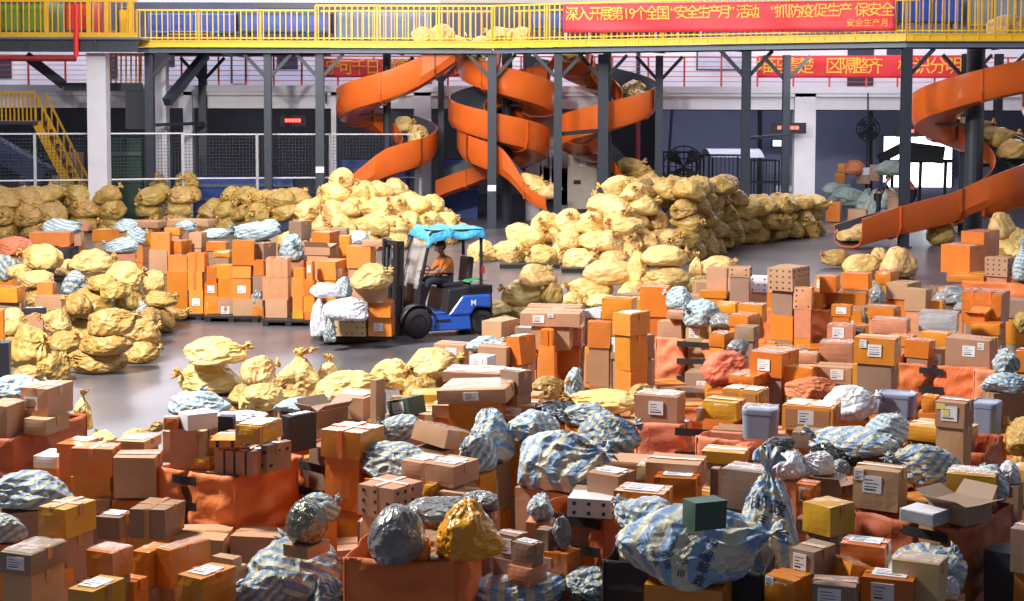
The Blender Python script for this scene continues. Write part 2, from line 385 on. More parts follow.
# ------------------------------------------------------------------ sacks
def sack_mesh(seed, kind='pillow', sub=4, crease=1.0):
    """unit sack, about 1 wide, .78 deep, .62 high, resting on z=0; its mouth points to +x unless it stands"""
    rg = random.Random(seed)
    bm = bmesh.new(); bmesh.ops.create_icosphere(bm, subdivisions=sub + 1, radius=1)
    pl = []
    for i in range(15):
        d = Vector((rg.gauss(0, 1), rg.gauss(0, 1), rg.gauss(0, .8))).normalized(); pl.append((d, rg.uniform(.78, .98)))
    pl += [(Vector((0, 0, 1)), 1.0), (Vector((.7, 0, .7)), 1.0), (Vector((-.7, 0, .7)), .96), (Vector((0, .7, .7)), .96), (Vector((0, -.7, .7)), .96), (Vector((0, 0, -1)), .72)]
    ax = Vector((.92, 0, .38)).normalized() if kind == 'pillow' else Vector((.1, 0, 1)).normalized()
    if kind == 'ball': pl = [(p[0], .97) for p in pl]
    e1 = ax.orthogonal().normalized(); e2 = ax.cross(e1); off = Vector((seed * 3.1, seed * 1.7, 0))
    sx, sy, sz = {'pillow': (.5, .45, .38), 'upright': (.42, .4, .55), 'ball': (.5, .5, .5)}[kind]
    if kind == 'ball': pl = []
    nf = rg.randint(9, 14); ph = rg.uniform(0, 6)
    for v in bm.verts:
        d = v.co.normalized()
        t = 0
        for n_, q in pl:
            k = n_.dot(d)
            if k > 0: t += (k / q) ** 13
        r = min(1.06, t ** (-1 / 13)) if t > 0 else .93
        a = math.acos(max(-1, min(1, d.dot(ax)))); phi = math.atan2(d.dot(e2), d.dot(e1))
        fold = math.exp(-a / .95) * (1 - 2 * abs(math.sin(.5 * nf * phi + 2.5 * noise.noise(d * 2 + off) + ph)) ** .7)
        cr = 1 - abs(noise.noise(d * 2.6 + off)) * 2; cr2 = 1 - abs(noise.noise(d * 5.2 + off * 2)) * 2
        dmp = .35 if kind == 'ball' else 1
        r += crease * dmp * (.08 * fold + .06 * (cr - .5) + .014 * (cr2 - .5)) + .04 * noise.noise(d * 1.5 + off) + .008 * crease * noise.noise(d * 9 + off)
        if kind != 'ball': r += .13 * math.exp(-(a / .33) ** 2)
        p = Vector((d.x * r * sx, d.y * r * sy, d.z * r * sz))
        sg = 1 + .13 * max(0, -d.z) ** .7 - .10 * max(0, d.z); v.co = Vector((p.x * sg, p.y * sg, p.z))
    zmin = -sz * .74
    for v in bm.verts:
        if v.co.z < zmin: v.co.z = zmin + (v.co.z - zmin) * .12
        v.co.z -= zmin
    zz = min(v.co.z for v in bm.verts)
    for v in bm.verts: v.co.z -= zz
    for f in bm.faces: f.smooth = True
    me = bpy.data.meshes.new('sack'); bm.to_mesh(me); bm.free()
    # mouth position
    t = (sum((ax.dot(n_) / q) ** 13 for n_, q in pl if ax.dot(n_) > 0) ** (-1 / 13) if pl else .93) + .09
    mouth = Vector((ax.x * t * sx, ax.y * t * sy, ax.z * t * sz - zmin - zz))
    nd = Vector((ax.x * sx, 0, ax.z * sz)).normalized()
    return me, mouth, nd
def neck_mesh(seed, mouth, nd, big=1.0):
    rg = random.Random(seed); e1 = nd.orthogonal().normalized(); e2 = nd.cross(e1); mb = MB()
    prof = [(-.05, .085), (0, .05), (.03, .034), (.055, .04), (.10, .085), (.15, .125), (.17, .13), (.165, .10), (.12, .05)]
    nk = 26; vs = []; bend = Vector((rg.uniform(-.5, .5), rg.uniform(-.7, .7), rg.uniform(-.3, .2)))
    for i, (h, r) in enumerate(prof):
        for k in range(nk):
            a = 2 * math.pi * k / nk
            w = 1 + (.42 if i >= 4 else .12) * math.sin(7 * a + seed) + .25 * noise.noise((math.cos(a) * 2, math.sin(a) * 2, seed + i * .3)) * (i >= 3)
            hh = h + (.05 * math.sin(5 * a + seed * 2) if i >= 5 else 0)
            vs.append(mouth + (nd + bend * max(0, h) * 4).normalized() * hh * big * 1.1 + (e1 * math.cos(a) + e2 * math.sin(a)) * r * w * big)
    fs = [(i * nk + k, i * nk + (k + 1) % nk, (i + 1) * nk + (k + 1) % nk, (i + 1) * nk + k) for i in range(len(prof) - 1) for k in range(nk)]
    mb.add(vs, fs); return mb.mesh('neck', True)
PROTO = {}
def sack_proto(kind, i, sub, m, mn, nm):
    k = (kind, i, sub, m.name)
    if k not in PROTO:
        me, mouth, nd = sack_mesh(31 + i * 7, kind, sub); me.materials.append(m)
        nk = neck_mesh(i * 3 + 1, mouth, nd, {'pillow': .7, 'upright': 1.15, 'ball': .5}[kind]); nk.materials.append(mn)
        PROTO[k] = (me, nk)
    return PROTO[k]
SM = dict(y=(M_SACK, M_NECK, 'mail_sack'), v=(M_SACKG, M_NECK, 'mail_sack'), S=(M_STR, M_STR, 'striped_sack'), D=(M_STR2, M_STR2, 'striped_sack'), L=(M_STR3, M_STR3, 'striped_sack'),
          W=(M_WB, M_WB, 'plastic_bag'), G=(M_GB, M_GB, 'plastic_bag'), K=(M_BB, M_BB, 'plastic_bag'), E=(M_SG, M_SG, 'woven_sack'), Z=(M_SLV, M_SLV, 'foil_parcel'), Y=(M_MUS, M_MUS, 'plastic_bag'), A=(M_OB, M_OB, 'plastic_bag'))
SN = [0]
def make_sack(code, c, rz, w, d, h, label, group=None, kind='pillow', sub=4, tilt=(0, 0), var=None, tagged=False, neck=True):
    SN[0] += 1; i = (SN[0] * 5) % 12 if var is None else var
    m, mn, nm = SM[code]; me, nk = sack_proto(kind, i, sub, m, mn, nm)
    o = link(nm, me); o.location = c; o.rotation_euler = (tilt[0], tilt[1], rz)
    base = {'pillow': (1, .9, .70), 'upright': (.84, .8, .98), 'ball': (1, 1, .87)}[kind]
    o.scale = (w / base[0], d / base[1], h / base[2])
    tag(o, label, 'bag' if code in 'WGKYAZ' else 'sack', group)
    if neck: link('tied_neck', nk, o)
    if tagged:
        mb = MB(); s_ = (.08 / o.scale.x, .08 / o.scale.y, .06 / o.scale.z)
        mb.box((.30, -.36, .36), (s_[0], .01, s_[2])); mb.build('address_tag', mat('red_white_tag', srgb(226, 190, 190), .5), o)
    ITEMS.append(dict(c=Vector(c), rz=rz, W=w * .8, D=d * .8, z=c[2], top=c[2] + h * .85, o=o, label=label))
    return o
def sack_line(line):
    """code cx cy w h z yaw kind flags | label   (the pixel box it fills, the height it lies at)"""
    a, label = line.split('|'); f = a.split(); code = f[0]; cx, cy, w, h = map(float, f[1:5]); yb = cy + h / 2
    z = zval(f[5] if f[5][0] == '@' else float(f[5]), yb); yaw = float(f[6]); fl = f[7] if len(f) > 7 else ''
    kind = 'upright' if 'u' in fl else 'ball' if 'o' in fl else 'pillow'
    P = on_z(cx, yb, z); s = FOC / P.y; w_ = w / s; q = (yb - HORIZON) / FOC
    d_ = w_ * .8 if kind != 'upright' else w_ * .95
    h_ = max(.12, h / s - d_ * q * .35)
    P = P + Vector((P.x, P.y, 0)).normalized() * d_ * .38
    nn = f[8] if len(f) > 8 else None
    return make_sack(code, P, R(yaw), w_, d_, h_, label.strip(), kind=kind, sub=5 if 'h' in fl else 4, neck='x' not in fl, tagged='t' in fl, var=int(nn) if nn else None)
# ------------------------------------------------------------------ pallet cages with cloth sides
def cage(x0, xm, x1, yt, th, m, label, opening=(.36, .6), top=.9, W=None, D=None, sub_m=None, straps=3):
    P = on_z(xm, yt, top); c, rz, W_, D_, _ = place(x0, xm, x1, yt - 20, yt, top, th)
    if W: # keep near corner
        a = rz; ux = Vector((math.cos(a), math.sin(a), 0)); uy = Vector((-math.sin(a), math.cos(a), 0)); sg = 1 if th >= 0 else -1
        near = c + ux * (W_ / 2) * sg - uy * (D_ / 2); W_ = W; D_ = D or D_; c = near - ux * (W_ / 2) * sg + uy * (D_ / 2)
    W, D = W_, max(.7, D_)
    if D != D_:
        uy = Vector((-math.sin(rz), math.cos(rz), 0)); c = c + uy * (D - D_) / 2
    e = empty('pallet_cage', (c.x, c.y, 0), rz, label, 'cage')
    sd = SEED[0] = SEED[0] + 1
    mb = MB(); mb.box((0, 0, .125), (W, D, .03))
    for x in (-.42, 0, .42):
        mb.box((x * W, 0, .055), (W * .12, D, .11))
    mb.build('pallet', M_PALLET, e)
    for sx in (-1, 1):
        for sy in (-1, 1):
            mb = MB(); mb.box((sx * (W / 2 - .03), sy * (D / 2 - .03), .14 + (top - .17) / 2), (.04, .04, top - .17)); mb.build('post', M_STRAP, e)
    def sheet(A, B, outn, seed, taper=0):
        mb = MB(); A = Vector(A); B = Vector(B); ex = (B - A).normalized() * .02; A = A - ex; B = B + ex; L_ = (B - A).length; nu = max(6, int(L_ / .05)); nv = 18; outn = Vector(outn)
        def fn(u, v):
            z = .13 + (top - .13) * v
            fold = .022 * math.sin(v * 17 + 2.2 * noise.noise((u * 2.2, seed, v)) * 2 + seed) * (1 - .5 * v) + .03 * noise.noise((u * 3 + seed, v * 7, seed * .3))
            lean = .035 * math.sin(math.pi * v)
            en = min(1, min(u, 1 - u) * L_ / .15); fold *= en; lean *= en
            sl = taper * (.5 + .5 * math.sin(v * 13 + seed)) * .07
            return A.lerp(B, u) + outn * (fold + lean + .012) + (B - A).normalized() * (sl * u if taper > 0 else -sl * (1 - u) * -1 if taper < 0 else 0) + Vector((0, 0, z + (.02 * noise.noise((u * 4, seed, 0)) if v > .95 else 0)))
        mb.grid(fn, nu, nv); me = mb.mesh('cloth', True)
        return me
    hw, hd = W / 2, D / 2
    segs = [((-hw, -hd, 0), (-hw + W * opening[0], -hd, 0), (0, -1, 0), 1), ((-hw + W * opening[1], -hd, 0), (hw, -hd, 0), (0, -1, 0), -1)] if opening else [((-hw, -hd, 0), (hw, -hd, 0), (0, -1, 0), 0)]
    segs += [((hw, -hd, 0), (hw, hd, 0), (1, 0, 0), 0), ((hw, hd, 0), (-hw, hd, 0), (0, 1, 0), 0), ((-hw, hd, 0), (-hw, -hd, 0), (-1, 0, 0), 0)]
    for i, (A, B, n_, tp) in enumerate(segs):
        o = link('cloth_panel', sheet(A, B, n_, sd * 1.3 + i * 2.1, tp), e, m)
        sm = o.modifiers.new('s', 'SOLIDIFY'); sm.thickness = .008
    if opening:
        x0_, x1_ = -hw + W * opening[0] - .05, -hw + W * opening[1] + .05
        for k in range(straps):
            z = .28 + (top - .36) * k / max(1, straps - 1)
            mb = MB(); mb.grid(lambda u, v: (x0_ + (x1_ - x0_) * u, -hd - .05 - .006 * math.sin(6 * u), z + (v - .5) * .085 + .02 * (k % 2 - .5) * u), 6, 1)
            o = mb.build('strap', M_STRAP, e); sm = o.modifiers.new('s', 'SOLIDIFY'); sm.thickness = .006
    CAGES.append(dict(e=e, c=Vector((c.x, c.y, 0)), rz=rz, W=W, D=D, top=top, label=label))
    return e
CAGES = []
def inside(it, p, m=0.0):
    d = p - it['c']; ca, sa = math.cos(it['rz']), math.sin(it['rz'])
    x = d.x * ca + d.y * sa; y = -d.x * sa + d.y * ca
    return abs(x) < it['W'] / 2 + m and abs(y) < it['D'] / 2 + m
# ================================================================== the hall
m_floor = mat('worn_concrete', srgb(74,73,82), .3, .25, .55, .06, 2, col2=srgb(108,105,114), detail=9, spec=.5)
m_wall = mat('pale_wall_paint', srgb(226,222,230), .6, .04, .8)
m_wall2 = mat('blue_grey_wall', srgb(126,130,160), .7, .1, .5)
m_white = mat('white_paint', srgb(214,214,226), .45, .04, 2)
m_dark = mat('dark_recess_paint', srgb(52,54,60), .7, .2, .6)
m_steel = mat('slate_steel_paint', srgb(48,55,68), .45, .08, 3)
m_steel2 = mat('grey_steel_paint', srgb(98,110,128), .45, .06, 3)
m_yel = mat('yellow_paint', srgb(226,182,44), .45, .06, 3)
m_yel2 = mat('ochre_paint', srgb(206,154,20), .45, .08, 3)
m_redrail = mat('red_rail_paint', srgb(214,88,66), .5, .05, 3)
m_blue = mat('blue_panel', srgb(36,70,158), .45, .1, .8)
m_glass = mat('dark_glass', srgb(64,66,84), .12, .1, 2)
m_green = mat('green_machine_paint', srgb(84,118,30), .5, .1, 2)
m_red = mat('red_machine_paint', srgb(190,40,24), .5, .08, 2)
m_chute = mat('orange_chute_shell', srgb(216,100,34), .3, .06, 1.6, coat=.3)
m_chin = mat('grey_chute_lining', srgb(74,80,90), .42, .12, 2)
m_banner = mat('red_banner_cloth', srgb(222,52,62), .6, .05, 2)
m_bantext = mat('banner_yellow_print', srgb(246,190,70), .6, .03, 2)
m_beige = mat('beige_panel', srgb(168,158,152), .6, .05, 2)
m_pipe = mat('dark_red_pipe', srgb(132,32,38), .5)
# floor, shell
mb = MB(); mb.add([(-45, 2, 0), (45, 2, 0), (45, 90, 0), (-45, 90, 0)], [(0, 1, 2, 3)]); struct('floor', mb, m_floor)
YB, YG = 66.0, 62.0
zg0, zg1 = Z(92.5, YG), Z(86, YG)
def zbox(mb, x0, x1, y0, y1, z0, z1, mi=None): mb.box(((x0 + x1) / 2, (y0 + y1) / 2, (z0 + z1) / 2), (abs(x1 - x0), abs(y1 - y0), abs(z1 - z0)), 0, mi)
def pxbox(mb, x0, x1, y0, y1, Y, dep=.1, mi=None): zbox(mb, X(x0, Y), X(x1, Y), Y, Y + dep, Z(y1, Y), Z(y0, Y), mi)
mb = MB(); zbox(mb, -32, 32, YB, YB + .3, zg0, Z(44, YB)); struct('wall_back', mb, m_wall)
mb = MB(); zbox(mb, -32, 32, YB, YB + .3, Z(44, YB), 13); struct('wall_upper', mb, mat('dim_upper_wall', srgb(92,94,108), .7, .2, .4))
mb = MB(); zbox(mb, -32, 32, YG, YB, zg0, zg1); struct('slab', mb, m_white)
mb = MB(); zbox(mb, -32, 32, YG + .2, YG + .6, Z(109, YG), zg0); zbox(mb, -32, 32, YG + .05, YG + .2, Z(96, YG), zg0); struct('beam', mb, m_white)
mb = MB(); zbox(mb, -32, 32, YG + .6, 80, Z(110, YG) , Z(108, YG)); struct('ceiling', mb, m_dark)
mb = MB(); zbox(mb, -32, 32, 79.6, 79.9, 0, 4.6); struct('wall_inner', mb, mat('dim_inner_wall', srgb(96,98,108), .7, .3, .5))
mb = MB(); zbox(mb, X(662, 72), X(870, 72), 72, 72.2, 0, 4.5); struct('wall_bay', mb, m_wall2)
mb = MB(); zbox(mb, X(870, 72), X(1100, 72), 72, 72.2, 0, 4.5); 
struct('wall_bay_far', mb, m_wall2)
mb = MB(); zbox(mb, -32.2, -32, 5, 80, 0, 13); struct('wall_west', mb, m_wall)
mb = MB(); zbox(mb, 32, 32.2, 5, 80, 0, 13); struct('wall_east', mb, m_wall)
mb = MB(); zbox(mb, -32, 32, 40, 80, 13, 13.2)
struct('roof', mb, m_white)
# services hung above the platform
for i, (a, b, y0, y1, Y, mm) in enumerate([(110, 560, -8, 3, 61, m_white), (256, 720, 3, 9, 60.4, m_steel), (440, 900, -3, 3, 60.8, m_beige)]):
    mb = MB(); pxbox(mb, a, b, y0, y1, Y, .4); tag(mb.build('ceiling_duct', mm), ['broad white duct running above the elevated walkway', 'dark duct slung beneath the broad white duct above the walkway', 'beige duct above the long red banner'][i], 'duct')
# white columns of the rear building
for i, (x0, x1, Y, mm) in enumerate([(795, 816, 62.05, m_white), (526, 540, 62.05, m_white), (183, 192, 62.05, m_white), (414, 431, 62.05, m_white), (331, 336, 62.05, m_white)]):
    mb = MB(); zbox(mb, X(x0, Y), X(x1, Y), Y, Y + .5, 0, zg0 + .02); struct('column', mb, mm)
# beige partition with boxes behind the middle chutes
mb = MB(); pxbox(mb, 540, 606, 94, 205, 62.7, .2); zbox(mb, X(540, 62.7), X(606, 62.7), 62.7, 62.9, 0, 2); struct('partition', mb, m_beige)
mb = MB(); pxbox(mb, 568, 598, 140, 209, 62.25, .4); e = mb.build('control_cabinet', mat('cream_cabinet', srgb(186,176,166), .5)); tag(e, 'cream control cabinet with a white notice against the beige partition', 'cabinet')
mb = MB(); pxbox(mb, 580, 587, 152, 166, 62.23, .02); mb.build('notice', M_LABEL, e)
mb = MB(); pxbox(mb, 574, 581, 180, 184, 62.22, .03); mb.build('handle', M_STRAP, e)
for x0, x1, y0, y1, lb in ((541, 548, 150, 166, 'narrow grey switch box beside the white column'), (549, 556, 150, 157, 'small square grey switch box mounted on the beige partition')):
    mb = MB(); pxbox(mb, x0, x1, y0, y1, 62.5, .2); e = mb.build('switch_box', m_white); mb = MB(); pxbox(mb, x0 + 1, x0 + 3, y1, 208, 62.55, .08); mb.build('conduit', m_white, e); tag(e, lb, 'switch box')
# windows and doors of the upper floor
for i, (x0, x1, y0, y1, kind) in enumerate([(696, 746, 49, 70, 'w'), (231, 247, 55, 84, 'd'), (277, 298, 54, 70, 'w'), (416, 432, 66, 84, 'd'), (847, 873, 48, 85, 'd'), (156, 175, 50, 68, 'w'), (101, 118, 56, 80, 'w'), (636, 640, 50, 78, 'd'), (886, 900, 48, 54, 'w'), (0, 12, 56, 80, 'w')]):
    Y = YB - .06; nm = ('window_%d' if kind == 'w' else 'door_%d') % (i + 1)
    mb = MB(); pxbox(mb, x0, x1, y0, y1, Y, .06); o = struct(nm, mb, m_steel)
    mb = MB()
    if kind == 'w':
        mid = (x0 + x1) / 2; pxbox(mb, x0 + 1.5, mid - .8, y0 + 1.5, y1 - 1.5, Y - .02, .04); pxbox(mb, mid + .8, x1 - 1.5, y0 + 1.5, y1 - 1.5, Y - .02, .04); tag(mb.build('glass_pane', m_glass if i else mat('pale_pane', srgb(190,196,214), .2), o), kind='structure')
    else:
        pxbox(mb, x0 + 2, x1 - 2, y0 + 2, y1, Y - .02, .04); tag(mb.build('door_leaf', m_steel if i != 1 else m_white, o), kind='structure')
# red gallery railing
e = empty('gallery_railing', (0, YG, zg1), 0, 'red post and wire railing along the upper floor of the white building', 'railing')
xs = [-8, 29, 66, 103, 140, 182, 219, 246, 274, 302, 338, 374, 411, 448, 484, 521, 557, 594, 612, 648, 684, 721, 757, 793, 829, 866, 897, 934, 970, 1007]
for px in xs:
    mb = MB(); mb.box((X(px, YG), 0, .56), (.07, .06, 1.12)); mb.build('post', m_redrail, e)
mb = MB(); mb.box((0, 0, 1.13), (60, .07, .06)); mb.build('top_rail', m_redrail, e)
for k in range(1, 6):
    mb = MB(); mb.tube([(-30, 0, k * .19), (30, 0, k * .19)], .012, 5); mb.build('wire', m_redrail, e)
# dark band, LED boards and glowing glass on the lower storey
for px, py, wd, lb in ((293, 121, 16, 'small red glowing board under the gallery behind the fence'), (789, 127, 22, 'red glowing board beside the white column'), (908, 130, 14, 'red glowing board near the bright doorway')):
    Yq = 61.4; mb = MB(); pxbox(mb, px - wd * .8, px + wd * .8, py - 5, py + 6, Yq, .12); o = mb.build('led_board', M_STRAP); tag(o, lb, 'sign')
    mb = MB(); n_ = 5
    for k in range(n_): pxbox(mb, px - wd / 2 + k * wd / n_, px - wd / 2 + (k + .8) * wd / n_, py - 1.6, py + 1.6, Yq - .02, .02)
    mb.build('lit_characters', mat('red_led', (1, .05, .04, 1), .5, emit=5), o)
mb = MB(); pxbox(mb, 772, 787, 138, 147, 71, .1); o = mb.build('wall_screen', M_STRAP); mb = MB(); pxbox(mb, 773.5, 785, 139.5, 145.5, 70.98, .02); mb.build('screen', mat('screen_glow', (.75, .85, .9, 1), .5, emit=1.5), o); tag(o, 'small lit screen on the wall behind the columns', 'screen')
# bright doorway to the yard
mb = MB(); pxbox(mb, 883, 955, 134, 186, 71.9, .08); o = tag(mb.build('doorway_frame', m_steel), kind='structure')
mb = MB(); pxbox(mb, 885, 953, 135.5, 186, 71.85, .04); tag(mb.build('window_daylight', mat('daylight_pane', (.9, .95, 1, 1), .5, emit=3.0), o), kind='structure')
mb = MB(); pxbox(mb, 809, 815, 131, 150, 70, .05); tag(mb.build('glowing_glass_pane', mat('cyan_glow_glass', (.6, .85, .95, 1), .5, emit=1.2)), 'small pale cyan glass pane with added glow beside the white column', 'glass')  # blue glass, not a lamp; its glow is added
# conveyor silhouettes seen against the bright doorway
mb = MB(); mb.bar(on_y(880, 158, 69), on_y(905, 145, 69), .5, .35); mb.bar(on_y(903, 149, 69), on_y(942, 154, 69), .8, .75); mb.bar(on_y(880, 160, 69), on_y(952, 160, 69), .3, .14)
for px in (893, 921, 946): mb.bar(on_y(px, 160, 69), (X(px, 69), 69, 0), .12)
tag(mb.build('belt_conveyor', M_STRAP), 'dark sorting conveyor silhouetted against the bright doorway', 'conveyor')
# pipes, cable drops and frames in the bay
for px, y0, y1, r_, Y, mm, lb in ((638, 108, 195, .11, 70, m_pipe, 'thick dark red upright pipe in the open bay'), (672, 110, 175, .06, 70, M_STRAP, 'thin black pipe leaning in the open bay'), (760, 108, 195, .1, 71, M_STRAP, 'black upright duct beside the wall screen'), (871, 108, 190, .1, 70, M_STRAP, 'black upright duct near the bright doorway'), (868, 92, 122, .03, 61.9, M_STRAP, 'black cable dropping from the gallery edge'), (326, 92, 104, .03, 61.9, M_STRAP, 'black cable on the white fascia behind the spiral chutes')):
    mb = MB(); mb.tube([on_y(px, y0, Y), on_y(px - (4 if 'leaning' in lb else 0), y1, Y)], r_); tag(mb.build('service_pipe', mm), lb, 'pipe')
def fan(px, py, Y, r, lb):
    e = empty('floor_fan', (X(px, Y), Y, 0), 0, lb, 'fan'); z = Z(py, Y)
    mb = MB(); mb.tube([(0, 0, 0), (0, 0, z)], .05); mb.box((0, 0, .04), (.7, .5, .08)); mb.build('stand', M_STRAP, e)
    mb = MB()
    for rr in (r, r * .7, r * .4): mb.tube([(rr * math.cos(a * math.pi / 12), -.15, z + rr * math.sin(a * math.pi / 12)) for a in range(25)], .03, 5)
    for k in range(12): mb.tube([(0, -.18, z), (r * math.cos(k * math.pi / 6), -.15, z + r * math.sin(k * math.pi / 6))], .015, 4)
    mb.build('cage_grille', M_STRAP, e)
    for k in range(4):
        a = k * math.pi / 2 + .4; mb = MB(); mb.grid(lambda u, v: ((.1 + u * r * .8) * math.cos(a + v * .8), -.1 + .1 * v, z + (.1 + u * r * .8) * math.sin(a + v * .8)), 4, 4); mb.build('blade', m_steel, e)
fan(684, 166, 66, .85, 'large round floor fan in the open bay behind the sacks'); fan(868, 128, 69, .5, 'round black fan high beside the bright doorway')
def trolley(x0, x1, y0, Y, lb):
    a, b, z = X(x0, Y), X(x1, Y), Z(y0, Y); e = empty('mesh_trolley', ((a + b) / 2, Y, 0), 0, lb, 'trolley'); w = (b - a) / 2
    mb = MB()
    for sx in (-1, 1):
        for y in (0, 1): mb.bar((sx * w, y, .15), (sx * w, y, z), .06)
    for zz in (.2, z * .6, z): mb.bar((-w, 0, zz), (w, 0, zz), .05); mb.bar((-w, 1, zz), (w, 1, zz), .05); mb.bar((-w, 0, zz), (-w, 1, zz), .05); mb.bar((w, 0, zz), (w, 1, zz), .05)
    mb.build('frame', M_STRAP, e); mb = MB()
    for k in range(9): mb.bar((-w + 2 * w * k / 9, 1, .2), (-w + 2 * w * k / 9, 1, z), .015); mb.bar((-w + 2 * w * k / 9, 0, .2), (-w + 2 * w * k / 9, 0, z), .015)
    mb.build('side_grille', M_STRAP, e)
    for sx in (-1, 1):
        for y in (.1, .9):
            mb = MB(); mb.tube([(sx * w * .85 - .03, y, .09), (sx * w * .85 + .03, y, .09)], .09, 10); mb.build('wheel', M_STRAP, e)
trolley(664, 700, 152, 65, 'black mesh trolley standing behind the round floor fan'); trolley(704, 742, 155, 65, 'black mesh trolley under the pale tarpaulin roof'); trolley(752, 780, 160, 65, 'tall black trolley behind the thin slate column')
mb = MB(); mb.grid(lambda u, v: (X(712, 66) + u * 2.2 - v * .3, 66 + v * 1.5, Z(157, 66) + .35 * math.sin(math.pi * v) ), 6, 6); o = mb.build('cart_roof', m_white, smooth=True); 
mb = MB(); [mb.bar((X(714, 66) + x, 66.2 + y, 0), (X(714, 66) + x, 66.2 + y, Z(156, 66)), .06) for x in (0, 1.9) for y in (0, 1.2)]; mb.build('roof_frame', M_STRAP, o); tag(o, 'pale canopy of a parked cart in the open bay', 'cart')
mb = MB(); [mb.box((X(px, 64), 64, .55), (1, 1, 1)) for px in ()]
# ------------------------------------------------------------------ elevated platform
def YP(px):
    if px <= 492: return 57.3
    if px >= 905: return 50.2
    k = (px - W_PX / 2) / FOC; x0, x1 = X(492, 57.3), X(905, 50.2); m_ = (50.2 - 57.3) / (x1 - x0)
    return (57.3 - m_ * x0) / (1 - m_ * k)
Zdk, Ztoe, Zbm = 6.70, 6.48, 6.30
segs = [(138, 316, 57.3, 57.3, 7.80), (316, 492, 57.3, 57.3, 7.98), (492, 905, 57.3, 50.2, 7.98), (905, 1120, 50.2, 49.8, 8.05)]
nmz = ['platform above the stairs', 'platform over the first spiral chute', 'platform that carries the long red banner', 'platform over the widest orange chute']
for i, (a, b, ya, yb_, zt) in enumerate(segs):
    A = Vector((X(a, ya), ya, 0)); B = Vector((X(b, yb_), yb_, 0)); T = (B - A).normalized(); Nn = Vector((-T.y, T.x, 0)); L_ = (B - A).length
    rz = math.atan2(T.y, T.x)
    e = empty('walkway', (A.x, A.y, 0), rz, 'yellow edged steel walkway deck, part of the ' + nmz[i], 'walkway')
    mb = MB(); dd = (5, 1.7, 1.7, 1.7)[i]; mb.box((L_ / 2, dd / 2, Zdk - .08), (L_ - .04, dd, .06)); mb.build('deck', m_steel2, e)
    mb = MB(); mb.box((L_ / 2, 0, (Zdk + Ztoe) / 2 + .02), (L_, .05, Zdk - Ztoe)); mb.box((L_ / 2, -.04, Ztoe + .03), (L_, .08, .04)); mb.box((L_ / 2, -.03, Zdk + .01), (L_, .06, .04))
    for k in range(int(L_ / .5)): mb.box((k * .5 + .2, -.035, (Zdk + Ztoe) / 2 + .02), (.03, .03, Zdk - Ztoe))
    mb.build('toe_board', m_yel, e)
    mb = MB(); mb.ibeam((0, .15, (Ztoe + Zbm) / 2), (L_, .15, (Ztoe + Zbm) / 2), .2, Ztoe - Zbm); mb.build('edge_beam', m_steel2, e)
    mb = MB(); mb.ibeam((0, dd - .1, (Ztoe + Zbm) / 2), (L_, dd - .1, (Ztoe + Zbm) / 2), .2, Ztoe - Zbm); mb.build('rear_beam', m_steel, e)
    for k in range(1, int(L_ / 3)): mb = MB(); mb.ibeam((k * 3, .2, Ztoe - .12), (k * 3, dd - .2, Ztoe - .12), .12, .2); mb.build('cross_beam', m_steel, e)
    e2 = empty('platform_railing', (A.x, A.y, Zdk), rz, 'yellow upright bar railing of the ' + nmz[i], 'railing'); hh = zt - Zdk
    mb = MB(); mb.box((L_ / 2, 0, hh), (L_, .07, .06)); mb.build('top_rail', m_yel, e2)
    mb = MB(); mb.box((L_ / 2, 0, .12), (L_, .04, .04)); mb.build('bottom_rail', m_yel, e2)
    mb = MB(); nb = int(L_ / .2)
    for k in range(nb): mb.box((.1 + k * .2, 0, hh / 2 + .03), (.035, .035, hh - .06))
    mb.build('bar_grille', m_yel, e2)
    for k in range(int(L_ / 2.2) + 1): mb = MB(); mb.box((min(L_, k * 2.2), 0, hh / 2), (.07, .07, hh)); mb.build('post', m_yel2, e2)
    e3 = empty('rear_railing', (A.x, A.y, Zdk), rz, 'yellow railing along the far side of the ' + nmz[i], 'railing')
    mb = MB(); mb.box((L_ / 2, dd - .1, hh * .92), (L_, .06, .06)); mb.build('top_rail', m_yel2, e3)
    mb = MB(); [mb.box((.3 + k * .4, dd - .1, hh / 2), (.035, .035, hh * .9)) for k in range(int(L_ / .4))]; mb.build('bar_grille', m_yel2, e3)
# nearer platform at the stairs end
Ya = 55.5; a, b = X(-30, Ya), X(139, Ya); z0, z1 = Z(53, Ya), Z(40, Ya)
e = empty('stair_platform', (a, Ya, 0), 0, 'platform with deep dark beam above the yellow stairs', 'walkway')
mb = MB(); mb.ibeam((0, 0, (z0 + z1) / 2), (b - a, 0, (z0 + z1) / 2), .25, z1 - z0, .04)
for px in (28, 63, 97): mb.box((X(px, Ya) - a, -.02, (z0 + z1) / 2), (.04, .2, z1 - z0 - .08))
mb.build('beam', m_steel, e)
mb = MB(); mb.box(((b - a) / 2, 2.4, z1 + .03), (b - a, 5, .06)); mb.build('deck', m_steel2, e)
mb = MB(); mb.box(((b - a) / 2, -.02, z1 + .12), (b - a, .05, .2)); mb.build('toe_board', m_yel2, e)
e2 = empty('stair_platform_railing', (a, Ya, z1), 0, 'ochre railing above the deep dark beam', 'railing'); hh = Z(2, Ya) - z1
mb = MB(); mb.box(((b - a) / 2, 0, hh), (b - a, .08, .08)); mb.build('top_rail', m_yel2, e2)
mb = MB(); [mb.box((.1 + k * .2, 0, hh / 2), (.04, .04, hh)) for k in range(int((b - a) / .2))]; mb.build('bar_grille', m_yel2, e2)
for px in (0, 48, 90, 108, 132): mb = MB(); mb.box((X(px, Ya) - a, 0, hh / 2), (.14, .1, hh)); mb.build('post', m_yel2, e2)
